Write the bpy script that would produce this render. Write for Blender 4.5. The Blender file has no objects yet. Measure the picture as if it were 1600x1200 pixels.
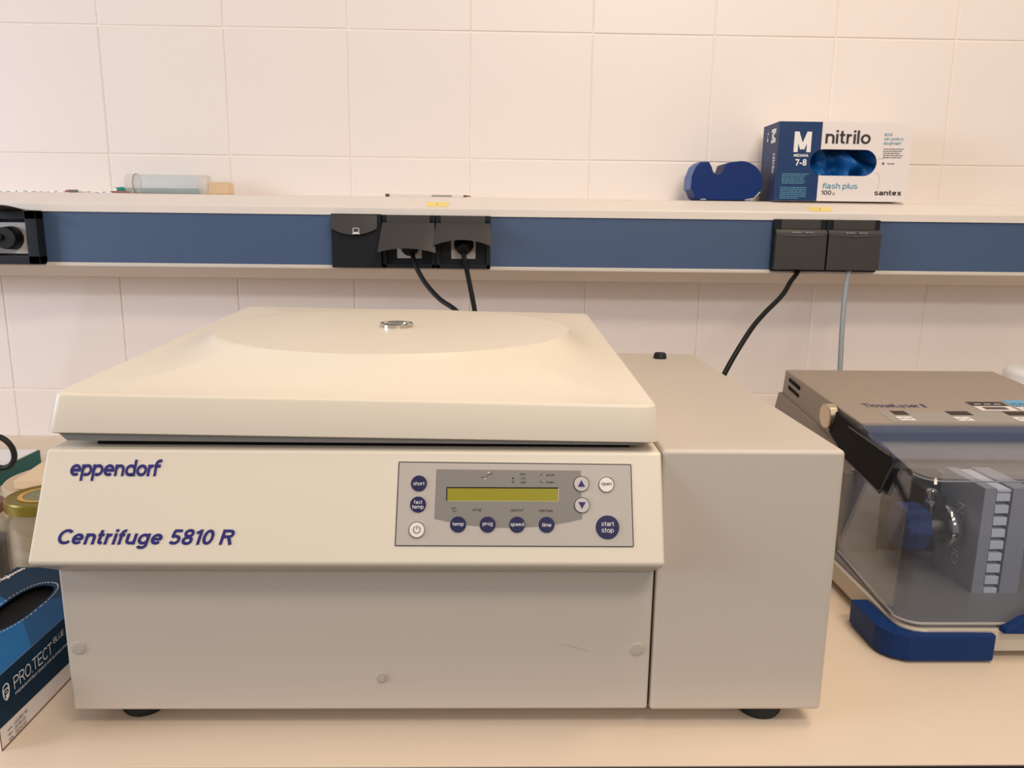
import bpy, bmesh, math, random
from mathutils import Vector, Matrix
random.seed(7)
S = bpy.context.scene
COL = S.collection
PI = math.pi

# ---------------------------------------------------------------- camera, world, lights, exposure
def basis(r, u, f):
    return Matrix(((r[0], u[0], -f[0]), (r[1], u[1], -f[1]), (r[2], u[2], -f[2])))
cam_d = bpy.data.cameras.new('camera')
cam = bpy.data.objects.new('camera', cam_d)
COL.objects.link(cam)
cam_d.sensor_fit = 'HORIZONTAL'
cam_d.sensor_width = 36.0
cam_d.lens = 36.0 * 1204.79 / 1600.0
cam_d.clip_start = 0.02
R3 = basis((0.99972259, -0.02050359, 0.011591), (-0.00733822, 0.19648087, 0.9804802), (0.02238077, 0.98029326, -0.1962759))
cam.matrix_world = Matrix.Translation((0, -1.68757, 0.46312)) @ R3.to_4x4()
S.camera = cam

S.view_settings.view_transform = 'Standard'
S.view_settings.look = 'None'
S.view_settings.gamma = 1.0
S.view_settings.use_curve_mapping = False
S.view_settings.exposure = 0.0

w = bpy.data.worlds.new('room_light')
S.world = w
w.use_nodes = True
w.node_tree.nodes['Background'].inputs[0].default_value = (1.0, 0.95, 0.94, 1)
w.node_tree.nodes['Background'].inputs[1].default_value = 0.33

def area(name, loc, target, sx, sy, power, col):
    d = bpy.data.lights.new(name, 'AREA')
    d.shape = 'RECTANGLE'; d.size = sx; d.size_y = sy; d.energy = power; d.color = col
    o = bpy.data.objects.new(name, d); COL.objects.link(o)
    o.location = loc
    o.rotation_euler = (Vector(target) - Vector(loc)).to_track_quat('-Z', 'Y').to_euler()
    return o
area('ceiling_lamp_above', (0.75, -1.25, 2.1), (0.45, -1.0, 0), 1.2, 0.22, 15, (1.0, 0.78, 0.54))
area('ceiling_lamp_near', (0.6, -2.35, 2.1), (0.1, -0.9, 0), 1.2, 0.22, 21, (1.0, 0.87, 0.74))
area('ceiling_lamp_far', (0.9, -4.2, 2.1), (0, 0, 0.3), 1.2, 0.3, 30, (1.0, 0.92, 0.87))
area('daylight_window', (-3.1, -1.8, 0.95), (-0.3, -0.7, 0.2), 1.2, 1.1, 50, (0.78, 0.84, 1.0))

# ---------------------------------------------------------------- materials
def srgb(c):
    return tuple(((x/255)/12.92 if x/255 <= 0.04045 else ((x/255+0.055)/1.055)**2.4) for x in c)
MATS = {}
def mat(name, rgb, rough=0.5, metal=0.0, noise=0.03, scale=30.0, bump=0.0, spec=0.5, coat=0.0, trans=0.0, ior=1.45):
    if name in MATS: return MATS[name]
    m = bpy.data.materials.new(name); m.use_nodes = True
    nt = m.node_tree; b = nt.nodes['Principled BSDF']
    c = srgb(rgb)
    tc = nt.nodes.new('ShaderNodeTexCoord')
    nz = nt.nodes.new('ShaderNodeTexNoise'); nz.inputs['Scale'].default_value = scale
    nz.inputs['Detail'].default_value = 3
    nt.links.new(tc.outputs['Object'], nz.inputs['Vector'])
    ra = nt.nodes.new('ShaderNodeMapRange')
    ra.inputs['To Min'].default_value = 1 - noise; ra.inputs['To Max'].default_value = 1 + noise
    nt.links.new(nz.outputs['Fac'], ra.inputs['Value'])
    vm = nt.nodes.new('ShaderNodeVectorMath'); vm.operation = 'SCALE'
    vm.inputs[0].default_value = c
    nt.links.new(ra.outputs['Result'], vm.inputs['Scale'])
    nt.links.new(vm.outputs[0], b.inputs['Base Color'])
    b.inputs['Roughness'].default_value = rough
    b.inputs['Metallic'].default_value = metal
    b.inputs['Specular IOR Level'].default_value = spec
    b.inputs['Coat Weight'].default_value = coat
    b.inputs['Transmission Weight'].default_value = trans
    b.inputs['IOR'].default_value = ior
    if bump:
        n2 = nt.nodes.new('ShaderNodeTexNoise'); n2.inputs['Scale'].default_value = scale*20
        nt.links.new(tc.outputs['Object'], n2.inputs['Vector'])
        bp = nt.nodes.new('ShaderNodeBump'); bp.inputs['Strength'].default_value = bump
        bp.inputs['Distance'].default_value = 0.0005
        nt.links.new(n2.outputs['Fac'], bp.inputs['Height'])
        nt.links.new(bp.outputs['Normal'], b.inputs['Normal'])
    MATS[name] = m
    return m
def thin_plastic(name, tint, gloss=(1, 1, 1), body=None, body_fac=0.0, rough=0.04, fior=1.45):
    """clear sheet plastic: tinted transparency with fresnel reflection and a little body colour"""
    m = bpy.data.materials.new(name); m.use_nodes = True
    nt = m.node_tree; nt.nodes.clear()
    out = nt.nodes.new('ShaderNodeOutputMaterial')
    tr = nt.nodes.new('ShaderNodeBsdfTransparent'); tr.inputs[0].default_value = (*tint, 1)
    gl = nt.nodes.new('ShaderNodeBsdfGlossy'); gl.inputs[0].default_value = (*gloss, 1); gl.inputs['Roughness'].default_value = rough
    nz = nt.nodes.new('ShaderNodeTexNoise'); nz.inputs['Scale'].default_value = 6
    mr = nt.nodes.new('ShaderNodeMapRange'); mr.inputs['To Min'].default_value = rough*0.7; mr.inputs['To Max'].default_value = rough*1.4
    nt.links.new(nz.outputs['Fac'], mr.inputs['Value']); nt.links.new(mr.outputs['Result'], gl.inputs['Roughness'])
    lw = nt.nodes.new('ShaderNodeLayerWeight'); lw.inputs['Blend'].default_value = 0.5
    pw = nt.nodes.new('ShaderNodeMath'); pw.operation = 'POWER'; pw.inputs[1].default_value = 4.5
    nt.links.new(lw.outputs['Facing'], pw.inputs[0])
    fr = nt.nodes.new('ShaderNodeMath'); fr.operation = 'MULTIPLY_ADD'; fr.inputs[1].default_value = 0.75*(fior-1)/0.45; fr.inputs[2].default_value = 0.035
    nt.links.new(pw.outputs[0], fr.inputs[0])
    mx = nt.nodes.new('ShaderNodeMixShader')
    nt.links.new(fr.outputs[0], mx.inputs[0])
    base = tr.outputs[0]
    if body:
        df = nt.nodes.new('ShaderNodeBsdfDiffuse'); df.inputs[0].default_value = (*srgb(body), 1)
        m2 = nt.nodes.new('ShaderNodeMixShader'); m2.inputs[0].default_value = body_fac
        nt.links.new(base, m2.inputs[1]); nt.links.new(df.outputs[0], m2.inputs[2]); base = m2.outputs[0]
    nt.links.new(base, mx.inputs[1]); nt.links.new(gl.outputs[0], mx.inputs[2])
    nt.links.new(mx.outputs[0], out.inputs[0])
    return m
M_TILE = mat('glazed_tile', (236, 226, 218), 0.36, noise=0.02, scale=3, spec=0.3)
M_GROUT = mat('grout', (240, 230, 220), 0.9, noise=0.1, scale=60)
M_WORKTOP = mat('worktop_laminate', (222, 204, 182), 0.38, noise=0.025, scale=8, bump=0.05)
M_CREAM = mat('cream_enamel', (228, 217, 197), 0.34, noise=0.012, scale=6, bump=0.04)
M_GREY = mat('warm_grey_enamel', (201, 190, 176), 0.42, noise=0.015, scale=8, bump=0.06)
M_PLUG = mat('plug_cap_grey', (185, 176, 164), 0.5)
M_DARKGREY = mat('dark_grey_plate', (118, 116, 114), 0.5)
M_BLACK = mat('black_rubber', (22, 23, 24), 0.55, noise=0.2, scale=80)
M_GAP = mat('black_recess', (8, 8, 8), 0.9)
M_CHROME = mat('chrome', (200, 195, 185), 0.12, metal=1.0, noise=0.05)
M_NAVYINK = mat('navy_ink', (42, 36, 110), 0.5)
M_PANEL = mat('panel_grey', (186, 178, 168), 0.45, noise=0.015)
M_PANELD = mat('panel_dark_grey', (134, 128, 120), 0.45, noise=0.015)
M_LCD = mat('olive_display', (150, 142, 34), 0.25, noise=0.06, scale=14)
M_BTN = mat('navy_button', (28, 27, 74), 0.4)
M_BTNW = mat('white_button', (232, 226, 218), 0.4)
M_BTNG = mat('pale_grey_button', (196, 188, 180), 0.4)
M_WHITEINK = mat('white_ink', (235, 230, 225), 0.5)
M_DARKINK = mat('dark_ink', (52, 48, 50), 0.5)
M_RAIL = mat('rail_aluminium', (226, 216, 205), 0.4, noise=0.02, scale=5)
M_RAILSHADE = mat('rail_shaded_underside', (205, 195, 183), 0.5)  # darker rail colour: shade of the downward face painted in
M_BLUEP = mat('slate_blue_panel', (68, 88, 118), 0.45, noise=0.05, scale=5)
M_OUT = mat('anthracite_plastic', (26, 28, 32), 0.42, spec=0.3, noise=0.05)
M_OUTG = mat('charcoal_lit_plastic', (60, 57, 54), 0.4, noise=0.05)  # lighter than the housings: light on the raised covers is in the colour
M_SOCK = mat('white_socket', (190, 184, 178), 0.4)
M_CABLE = mat('black_cable', (10, 10, 11), 0.45, spec=0.35)
M_CABLEG = mat('grey_cable', (140, 146, 150), 0.5)
M_YEL = mat('yellow_sticker', (240, 214, 130), 0.6)
M_NAVYBOX = mat('navy_card', (16, 52, 98), 0.42, noise=0.06, scale=12)
M_WHITECARD = mat('white_card', (232, 222, 216), 0.5, noise=0.02)
M_TAPE = mat('royal_blue_plastic', (6, 42, 102), 0.45, spec=0.3, noise=0.03)
M_TAPEL = mat('worn_light_blue', (78, 104, 158), 0.5)
M_GLOVE = mat('blue_nitrile', (8, 88, 156), 0.5, noise=0.25, scale=30, bump=0.3)
M_TEALINK = mat('teal_ink', (96, 156, 178), 0.5)
M_GREENINK = mat('petrol_ink', (60, 120, 150), 0.5)
M_LYTOP = mat('taupe_metallic', (162, 148, 134), 0.42, metal=0.0, noise=0.03, scale=20, bump=0.1)
M_LYSIDE = mat('grey_brown_metallic', (150, 140, 130), 0.45, noise=0.03, bump=0.1)
M_LYIN = mat('chamber_grey', (122, 119, 118), 0.4, noise=0.04)
M_LYBASE = mat('pale_base', (196, 186, 172), 0.4)
M_LYBLUE = mat('deep_blue_plastic', (0, 44, 100), 0.5, spec=0.3, noise=0.04)
M_LYPANEL = mat('keypad_grey', (160, 154, 144), 0.5)
M_STEEL = mat('brushed_steel', (150, 146, 140), 0.3, metal=0.9, noise=0.08)
M_ALU = mat('satin_aluminium', (170, 171, 178), 0.4, metal=0.2)
M_WRACK = mat('white_rack', (224, 226, 230), 0.4)
M_PETROL = mat('dark_petrol_card', (2, 42, 66), 0.55, spec=0.25, noise=0.1, scale=10)
M_CYAN = mat('bright_blue_card', (2, 88, 136), 0.55, spec=0.25, noise=0.15, scale=12)
M_CYAN2 = mat('mid_blue_card', (2, 66, 104), 0.55, spec=0.25, noise=0.15, scale=12)
M_TEAL = mat('dark_teal_card', (14, 92, 92), 0.5, noise=0.12, scale=14)
M_BEIGE = mat('beige_card', (222, 198, 164), 0.6)
M_TAUPE = mat('taupe_tin', (196, 172, 144), 0.5)
M_OLIVE = mat('olive_gold_tin', (128, 112, 34), 0.32, metal=0.35, noise=0.12, scale=40)
M_GOLD = mat('gold_ring_print', (226, 166, 66), 0.35, metal=0.3)
M_GREENPR = mat('grey_green_print', (118, 118, 84), 0.4, noise=0.2, scale=90)
M_BROWN = mat('brown_tin', (120, 82, 58), 0.4, metal=0.3, noise=0.1)
M_WHITEPL = mat('white_plastic', (238, 236, 234), 0.4)
M_TEALPL = mat('teal_plastic', (20, 128, 116), 0.4)
M_RED = mat('dull_red', (168, 92, 80), 0.5)
M_FLOOR = mat('dark_floor', (58, 48, 50), 0.6, noise=0.1, scale=6)
M_CABINET = mat('cabinet_front', (150, 140, 128), 0.5)
M_FILL = mat('dark_filling', (70, 62, 60), 0.6, noise=0.35, scale=60)
M_INDIGO = mat('indigo_liquid', (48, 52, 84), 0.3, noise=0.2, scale=30)
M_HOOD = thin_plastic('smoked_clear_hood', (0.90, 0.92, 0.95), body=(120, 120, 130), body_fac=0.04, rough=0.04, fior=1.45)
M_CLEAR = thin_plastic('clear_plastic', (0.96, 0.975, 0.98), body=(232, 238, 240), body_fac=0.16, rough=0.2, fior=1.2)
M_GLASS = thin_plastic('clear_glass', (0.90, 0.90, 0.86), body=(190, 180, 160), body_fac=0.10, rough=0.03)
M_FROST = thin_plastic('frosted_cap', (0.95, 0.94, 0.92), body=(238, 232, 222), body_fac=0.35, rough=0.3)

M_CREAMPL = thin_plastic('cream_translucent', (0.95, 0.88, 0.76), body=(236, 210, 168), body_fac=0.45, rough=0.3)

# ---------------------------------------------------------------- mesh helpers
def finish(name, bm, mats, parent=None, smooth=40, weld=False, wn=True):
    if weld: bmesh.ops.remove_doubles(bm, verts=bm.verts, dist=1e-6)
    bmesh.ops.recalc_face_normals(bm, faces=bm.faces) if weld is not None else None
    me = bpy.data.meshes.new(name)
    bm.to_mesh(me); bm.free()
    if not isinstance(mats, (list, tuple)): mats = [mats]
    for m in mats: me.materials.append(m)
    if smooth:
        for p in me.polygons: p.use_smooth = True
        try: me.set_sharp_from_angle(angle=math.radians(smooth))
        except Exception: pass
    o = bpy.data.objects.new(name, me)
    COL.objects.link(o)
    if smooth and wn:
        w_ = o.modifiers.new('even_shading', 'WEIGHTED_NORMAL'); w_.keep_sharp = True; w_.weight = 100; w_.mode = 'FACE_AREA'
    if parent:
        o.parent = parent
        o.matrix_parent_inverse = Matrix.Identity(4)
        o.location = -root_loc(parent)
    return o
def root_loc(p):
    v = Vector((0, 0, 0))
    while p is not None:
        v += p.location; p = p.parent
    return v
def thing(name, label, cat, loc=(0, 0, 0), group=None):
    o = bpy.data.objects.new(name, None); COL.objects.link(o)
    o.empty_display_size = 0.03
    o.location = loc; o['label'] = label; o['category'] = cat
    if group: o['group'] = group
    return o
def tag(o, label, cat, group=None):
    o['label'] = label; o['category'] = cat
    if group: o['group'] = group
    return o
def structure(o):
    o['kind'] = 'structure'; return o
def lab(o, text):
    o['label'] = text; return o

def box(bm, a, b, bev=0.0, seg=2, mi=0):
    """axis box between corners a and b, bevelled, appended to bm"""
    t = bmesh.new()
    bmesh.ops.create_cube(t, size=1)
    for v in t.verts:
        v.co = Vector([(a[i]+b[i])/2 + v.co[i]*(b[i]-a[i]) for i in range(3)])
    if bev: bmesh.ops.bevel(t, geom=t.edges[:], offset=bev, segments=seg, profile=0.5, affect='EDGES')
    join(bm, t, mi)
def join(bm, t, mi=0, mtx=None):
    vs = []
    for v in t.verts: vs.append(bm.verts.new(mtx @ v.co if mtx else v.co))
    t.verts.index_update()
    for f in t.faces:
        try:
            nf = bm.faces.new([vs[v.index] for v in f.verts]); nf.material_index = mi if mi is not None else f.material_index
        except ValueError: pass
    t.free()
def hexa(bm, P, bev=0.0, seg=2, mi=0):
    """8 corners: bottom 4 ccw, top 4 ccw"""
    t = bmesh.new()
    v = [t.verts.new(p) for p in P]
    for f in ((0, 3, 2, 1), (4, 5, 6, 7), (0, 1, 5, 4), (1, 2, 6, 5), (2, 3, 7, 6), (3, 0, 4, 7)):
        t.faces.new([v[i] for i in f])
    if bev: bmesh.ops.bevel(t, geom=t.edges[:], offset=bev, segments=seg, profile=0.5, affect='EDGES')
    join(bm, t, mi)
def prism(bm, pts, ax, lo, hi, bev=0.0, seg=2, mi=0):
    """pts 2D polygon swept along axis ax from lo to hi (other axes in cyclic x,y,z order)"""
    t = bmesh.new()
    def P(p, h):
        return {'x': (h, p[0], p[1]), 'y': (p[0], h, p[1]), 'z': (p[0], p[1], h)}[ax]
    A = [t.verts.new(P(p, lo)) for p in pts]; B = [t.verts.new(P(p, hi)) for p in pts]
    n = len(pts)
    t.faces.new(A); t.faces.new(B[::-1])
    for i in range(n): t.faces.new((A[i], B[i], B[(i+1) % n], A[(i+1) % n]))
    if bev: bmesh.ops.bevel(t, geom=t.edges[:], offset=bev, segments=seg, profile=0.5, affect='EDGES')
    join(bm, t, mi)
def cyl(bm, c, ax, r, h, n=32, r2=None, bev=0.0, mi=0):
    """cylinder from c along axis vector ax with length h"""
    t = bmesh.new()
    ax = Vector(ax).normalized(); q = ax.to_track_quat('Z', 'Y').to_matrix()
    c = Vector(c); r2 = r if r2 is None else r2
    A = [t.verts.new(c + q @ Vector((r*math.cos(2*PI*i/n), r*math.sin(2*PI*i/n), 0))) for i in range(n)]
    B = [t.verts.new(c + q @ Vector((r2*math.cos(2*PI*i/n), r2*math.sin(2*PI*i/n), h))) for i in range(n)]
    fa = t.faces.new(A[::-1]); fb = t.faces.new(B)
    for i in range(n): t.faces.new((A[i], A[(i+1) % n], B[(i+1) % n], B[i]))
    if bev:
        es = [e for e in t.edges if len(e.link_faces) == 2 and any(f in (fa, fb) for f in e.link_faces)]
        bmesh.ops.bevel(t, geom=es, offset=bev, segments=2, profile=0.5, affect='EDGES')
    join(bm, t, mi)
def lathe(bm, c, ax, prof, n=40, mi=0, close=False):
    """prof list of (radius, height)"""
    ax = Vector(ax).normalized(); q = ax.to_track_quat('Z', 'Y').to_matrix(); c = Vector(c)
    t = bmesh.new(); rings = []
    for r, h in prof:
        if r < 1e-6: rings.append([t.verts.new(c + q @ Vector((0, 0, h)))])
        else: rings.append([t.verts.new(c + q @ Vector((r*math.cos(2*PI*i/n), r*math.sin(2*PI*i/n), h))) for i in range(n)])
    m = len(rings)
    for k in range(m if close else m-1):
        a, b = rings[k], rings[(k+1) % m]
        for i in range(n):
            j = (i+1) % n
            if len(a) == 1 and len(b) == 1: continue
            if len(a) == 1: t.faces.new((a[0], b[i], b[j]))
            elif len(b) == 1: t.faces.new((a[i], a[j], b[0]))
            else: t.faces.new((a[i], a[j], b[j], b[i]))
    join(bm, t, mi)
def catmull(P, k=8):
    P = [Vector(p) for p in P]; P = [P[0]*2-P[1]] + P + [P[-1]*2-P[-2]]
    out = []
    for i in range(1, len(P)-2):
        for s in range(k):
            t = s/k; a, b, c, d = P[i-1:i+3]
            out.append(0.5*((2*b)+(c-a)*t+(2*a-5*b+4*c-d)*t*t+(3*b-a-3*c+d)*t**3))
    out.append(P[-2]); return out
def tube(bm, pts, r, n=12, mi=0, closed=False):
    t = bmesh.new(); rings = []; N = len(pts); up = Vector((0.13, 0.2, 1)).normalized()
    for i, p in enumerate(pts):
        if closed: d = pts[(i+1) % N] - pts[i-1]
        else: d = pts[min(i+1, N-1)] - pts[max(i-1, 0)]
        d.normalize(); s = d.cross(up)
        if s.length < 1e-3: s = d.cross(Vector((0, 1, 0)))
        s.normalize(); u = s.cross(d); rr = r[i] if isinstance(r, list) else r
        rings.append([t.verts.new(p + s*rr*math.cos(2*PI*k/n) + u*rr*math.sin(2*PI*k/n)) for k in range(n)])
    for i in range(N if closed else N-1):
        a, b = rings[i], rings[(i+1) % N]
        for k in range(n): t.faces.new((a[k], a[(k+1) % n], b[(k+1) % n], b[k]))
    if not closed: t.faces.new(rings[0][::-1]); t.faces.new(rings[-1])
    join(bm, t, mi)
def plate(bm, pts3, mi=0):
    f = bm.faces.new([bm.verts.new(p) for p in pts3]); f.material_index = mi

# flat lettering: monoline sans strokes --------------------------------
_T = {}
def stroke_font(s, w=0.2, shear=0.0, gap=0.17):
    """returns 2D verts and quads; x-height 1, cap height 1.38"""
    key = (s, w, shear, gap)
    if key in _T: return _T[key]
    h = w/2; V, F = [], []; K = 1.38; x = 0.0; cnt = [0]
    def strip(P):
        base = len(V); n = len(P); cnt[0] += 1; z = cnt[0] % 7
        for i, p in enumerate(P):
            a = P[max(i-1, 0)]; c = P[min(i+1, n-1)]; dx, dy = c[0]-a[0], c[1]-a[1]; l = math.hypot(dx, dy) or 1
            V.append((p[0]-dy/l*h, p[1]+dx/l*h, z)); V.append((p[0]+dy/l*h, p[1]-dx/l*h, z))
        for i in range(n-1): F.append((base+2*i, base+2*i+1, base+2*i+3, base+2*i+2))
    def L(*P):
        P = [(x+p[0], p[1]) for p in P]
        for a, c in zip(P[:-1], P[1:]): strip([a, c])
    def A(cx, cy, rx, ry, a0, a1, pre=(), post=(), N=14):
        N = max(5, int(N*abs(a1-a0)/180))
        P = [(cx+rx*math.cos(math.radians(a0+(a1-a0)*k/N)), cy+ry*math.sin(math.radians(a0+(a1-a0)*k/N))) for k in range(N+1)]
        strip([(x+p[0], p[1]) for p in list(pre)+P+list(post)])
    O = lambda W=0.92, H=1.0, y0=0: A(W/2, y0+H/2, W/2-h, H/2-h, 0, 360, N=16)
    def bowlstem(W, side, y0, y1, up=True):
        O(W); xs = h if side == 'l' else W-h; L((xs, y0), (xs, y1))
    for ch in s:
        W = 0.9
        if ch == ' ': x += 0.45; continue
        if ch == 'a':
            W = 0.86; A(W/2-0.01, 0.66, W/2-h-0.03, 0.34-h, 165, 0, post=[(W-h-0.02, 0.0)]); A(0.34, 0.30, 0.34-h, 0.30-h, 90, 270, pre=[(W-h, 0.60-h)], post=[(0.5, h), (W-h, 0.25)])
        elif ch == 'b': bowlstem(0.94, 'l', 0, K); W = 0.94
        elif ch == 'c': W = 0.86; A(0.46, 0.5, 0.46-h, 0.5-h, 40, 320)
        elif ch == 'd': bowlstem(0.94, 'r', 0, K); W = 0.94
        elif ch == 'e': W = 0.92; A(0.46, 0.5, 0.46-h, 0.5-h, 2, 322); L((h, 0.5), (0.92-h*0.6, 0.5))
        elif ch == 'f': W = 0.52; A(0.50, K-h-0.24+0.0, 0.28, 0.24, 180, 85, pre=[(0.22, 0)]); L((0, 1.0-h), (0.5, 1.0-h))
        elif ch == 'g': W = 0.94; O(0.94); A(0.46, 0.0, 0.46-h, 0.40-h, 0, -155, pre=[(0.94-h-0.0, 1.0)])
        elif ch == 'h': W = 0.86; L((h, 0), (h, K)); A(W/2, 0.62, W/2-h, 0.38-h, 165, 0, post=[(W-h, 0)])
        elif ch == 'i': W = w; L((h, 0), (h, 1.0)); L((h, K-w), (h, K))
        elif ch == 'k': W = 0.86; L((h, 0), (h, K)); L((h, 0.35), (W-h, 1.0)); L((0.38, 0.6), (W-h, 0))
        elif ch == 'l': W = w; L((h, 0), (h, K))
        elif ch == 'm':
            W = 1.36; L((h, 0), (h, 1.0)); q = (W-w)/2
            A(h+q/2, 0.68, q/2, 0.32-h, 170, 0, post=[(h+q, 0)]); A(h+1.5*q, 0.68, q/2, 0.32-h, 170, 0, post=[(W-h, 0)])
        elif ch == 'n': W = 0.86; L((h, 0), (h, 1.0)); A(W/2, 0.62, W/2-h, 0.38-h, 165, 0, post=[(W-h, 0)])
        elif ch == 'o': W = 0.94; O(0.94)
        elif ch == 'p': W = 0.94; bowlstem(0.94, 'l', -0.38, 1.0)
        elif ch == 'r': W = 0.54; L((h, 0), (h, 1.0)); A(0.48, 0.58, 0.48-h, 0.42-h, 170, 88)
        elif ch == 's':
            W = 0.82; A(0.41, 0.75-h/2, 0.37-h, 0.25-h/2, 25, 250); A(0.41, 0.25+h/2, 0.41-h, 0.25-h/2, 75, -155)
        elif ch == 't': W = 0.52; A(0.48, 0.26, 0.26, 0.26-h, 180, 275, pre=[(0.22, K-0.08)]); L((0, 1.0-h), (0.5, 1.0-h))
        elif ch == 'u': W = 0.86; L((W-h, 0), (W-h, 1.0)); A(W/2, 0.38, W/2-h, 0.38-h, 345, 180, post=[(h, 1.0)])
        elif ch == 'v': W = 0.86; L((h*0.8, 1.0), (W/2, h)); L((W/2, h), (W-h*0.8, 1.0))
        elif ch == 'x': W = 0.84; L((h, 0), (W-h, 1.0)); L((h, 1.0), (W-h, 0))
        elif ch == 'y': W = 0.86; L((h*0.8, 1.0), (W/2, 0.06)); L((W-h*0.8, 1.0), (0.26, -0.38))
        elif ch == 'z': W = 0.80; L((0, 1-h), (W, 1-h)); L((W-h, 1-h), (h, h)); L((0, h), (W, h))
        elif ch == 'A': W = 1.16; L((h*0.8, 0), (W/2, K)); L((W/2, K), (W-h*0.8, 0)); L((0.25, 0.46), (W-0.25, 0.46))
        elif ch == 'B':
            W = 1.02; L((h, 0), (h, K)); A(0.62, K-0.34, 0.32-h+0.04, 0.34-h, 90, -90, pre=[(h, K-h)], post=[(h, K-0.68+h)]); A(0.64, 0.38, 0.38-h, 0.38-h, 90, -90, pre=[(h, 0.76-h)], post=[(h, h)])
        elif ch == 'C': W = 1.04; A(0.62, K/2, 0.62-h, K/2-h, 42, 318)
        elif ch == 'D': W = 1.12; L((h, 0), (h, K)); A(0.48, K/2, W-h-0.48, K/2-h, 90, -90, pre=[(h, K-h)], post=[(h, h)])
        elif ch in 'EF':
            W = 0.96; L((h, 0), (h, K)); L((h, K-h), (W, K-h)); L((h, K/2), (W*0.93, K/2))
            if ch == 'E': L((h, h), (W, h))
        elif ch == 'G': W = 1.22; A(0.62, K/2, 0.62-h, K/2-h, 42, 345); L((0.66, K/2-h), (W-h*0.6, K/2-h)); L((W-h, 0), (W-h, K/2-h))
        elif ch == 'I': W = w; L((h, 0), (h, K))
        elif ch == 'L': W = 0.86; L((h, 0), (h, K)); L((h, h), (W, h))
        elif ch == 'M': W = 1.32; L((h, 0), (h, K)); L((W-h, 0), (W-h, K)); L((h*1.2, K-h*0.3), (W/2, h*1.3)); L((W-h*1.2, K-h*0.3), (W/2, h*1.3))
        elif ch == 'N': W = 1.12; L((h, 0), (h, K)); L((W-h, 0), (W-h, K)); L((h*1.1, K-h*0.3), (W-h*1.1, h*0.3))
        elif ch in 'OQ':
            W = 1.24; A(W/2, K/2, W/2-h, K/2-h, 0, 360, N=18)
            if ch == 'Q': L((W*0.6, 0.35), (W, -0.04))
        elif ch in 'PR':
            W = 1.02; L((h, 0), (h, K)); A(0.62, K-0.39, 0.40-h, 0.39-h, 90, -90, pre=[(h, K-h)], post=[(h, K-0.78+h)])
            if ch == 'R': L((0.60, K-0.78+h), (W-h*0.7, 0))
        elif ch == 'S': W = 1.04; A(0.52, K*0.75-h/2, 0.47-h, K*0.25-h/2, 25, 250); A(0.52, K*0.25+h/2, 0.52-h, K*0.25-h/2, 75, -155)
        elif ch == 'T': W = 1.02; L((W/2, 0), (W/2, K)); L((0, K-h), (W, K-h))
        elif ch == 'U': W = 1.08; A(W/2, 0.5, W/2-h, 0.5-h, 360, 180, pre=[(W-h, K)], post=[(h, K)])
        elif ch == 'V': W = 1.10; L((h*0.8, K), (W/2, h)); L((W/2, h), (W-h*0.8, K))
        elif ch == 'W': W = 1.56; L((h*0.8, K), (W*0.28, h)); L((W*0.28, h), (W/2, K)); L((W/2, K), (W*0.72, h)); L((W*0.72, h), (W-h*0.8, K))
        elif ch == '0': W = 0.90; A(W/2, K/2, W/2-h, K/2-h, 0, 360, N=18)
        elif ch == '1': W = 0.50; L((W-h, 0), (W-h, K)); L((W-h, K-h), (0.02, K-0.34))
        elif ch == '2': W = 0.90; A(W/2, K-0.43, W/2-h, 0.43-h, 170, -38, post=[(h, h)]); L((0.02, h), (W, h))
        elif ch == '4': W = 0.94; L((W-0.28, 0), (W-0.28, K)); L((W-0.28, K-h), (h, 0.42)); L((0.03, 0.40), (W, 0.40))
        elif ch == '5': W = 0.90; A(W/2-0.02, 0.45, W/2-h+0.02, 0.45-h, 140, -150); L((0.20, 0.68), (0.26, K-h)); L((0.2, K-h), (W-0.04, K-h))
        elif ch == '7': W = 0.88; L((0.02, K-h), (W, K-h)); L((W-h, K-h), (0.32, 0))
        elif ch == '8': W = 0.90; A(W/2, K-0.355, W/2-h-0.03, 0.355-h*0.7, 0, 360, N=14); A(W/2, 0.385, W/2-h, 0.385-h*0.8, 0, 360, N=14)
        elif ch == '9': W = 0.90; A(W/2, K-0.44, W/2-h, 0.44-h, 0, 360, N=14); A(W/2, K/2, W/2-h, K/2-h, 0, -150)
        elif ch == '-': W = 0.5; L((0, 0.5), (W, 0.5))
        elif ch == '.': W = w; L((0, h), (w, h))
        elif ch == '/': W = 0.5; L((0, 0), (W, K))
        elif ch == '|': W = w; L((h, -0.2), (h, K))
        elif ch == '°': W = 0.36; A(0.18, K-0.18, 0.18-h*0.6, 0.18-h*0.6, 0, 360, N=8)
        x += W+gap
    V = [(p[0]+p[1]*shear, p[1], p[2]) for p in V]
    _T[key] = (V, F); return V, F
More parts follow.
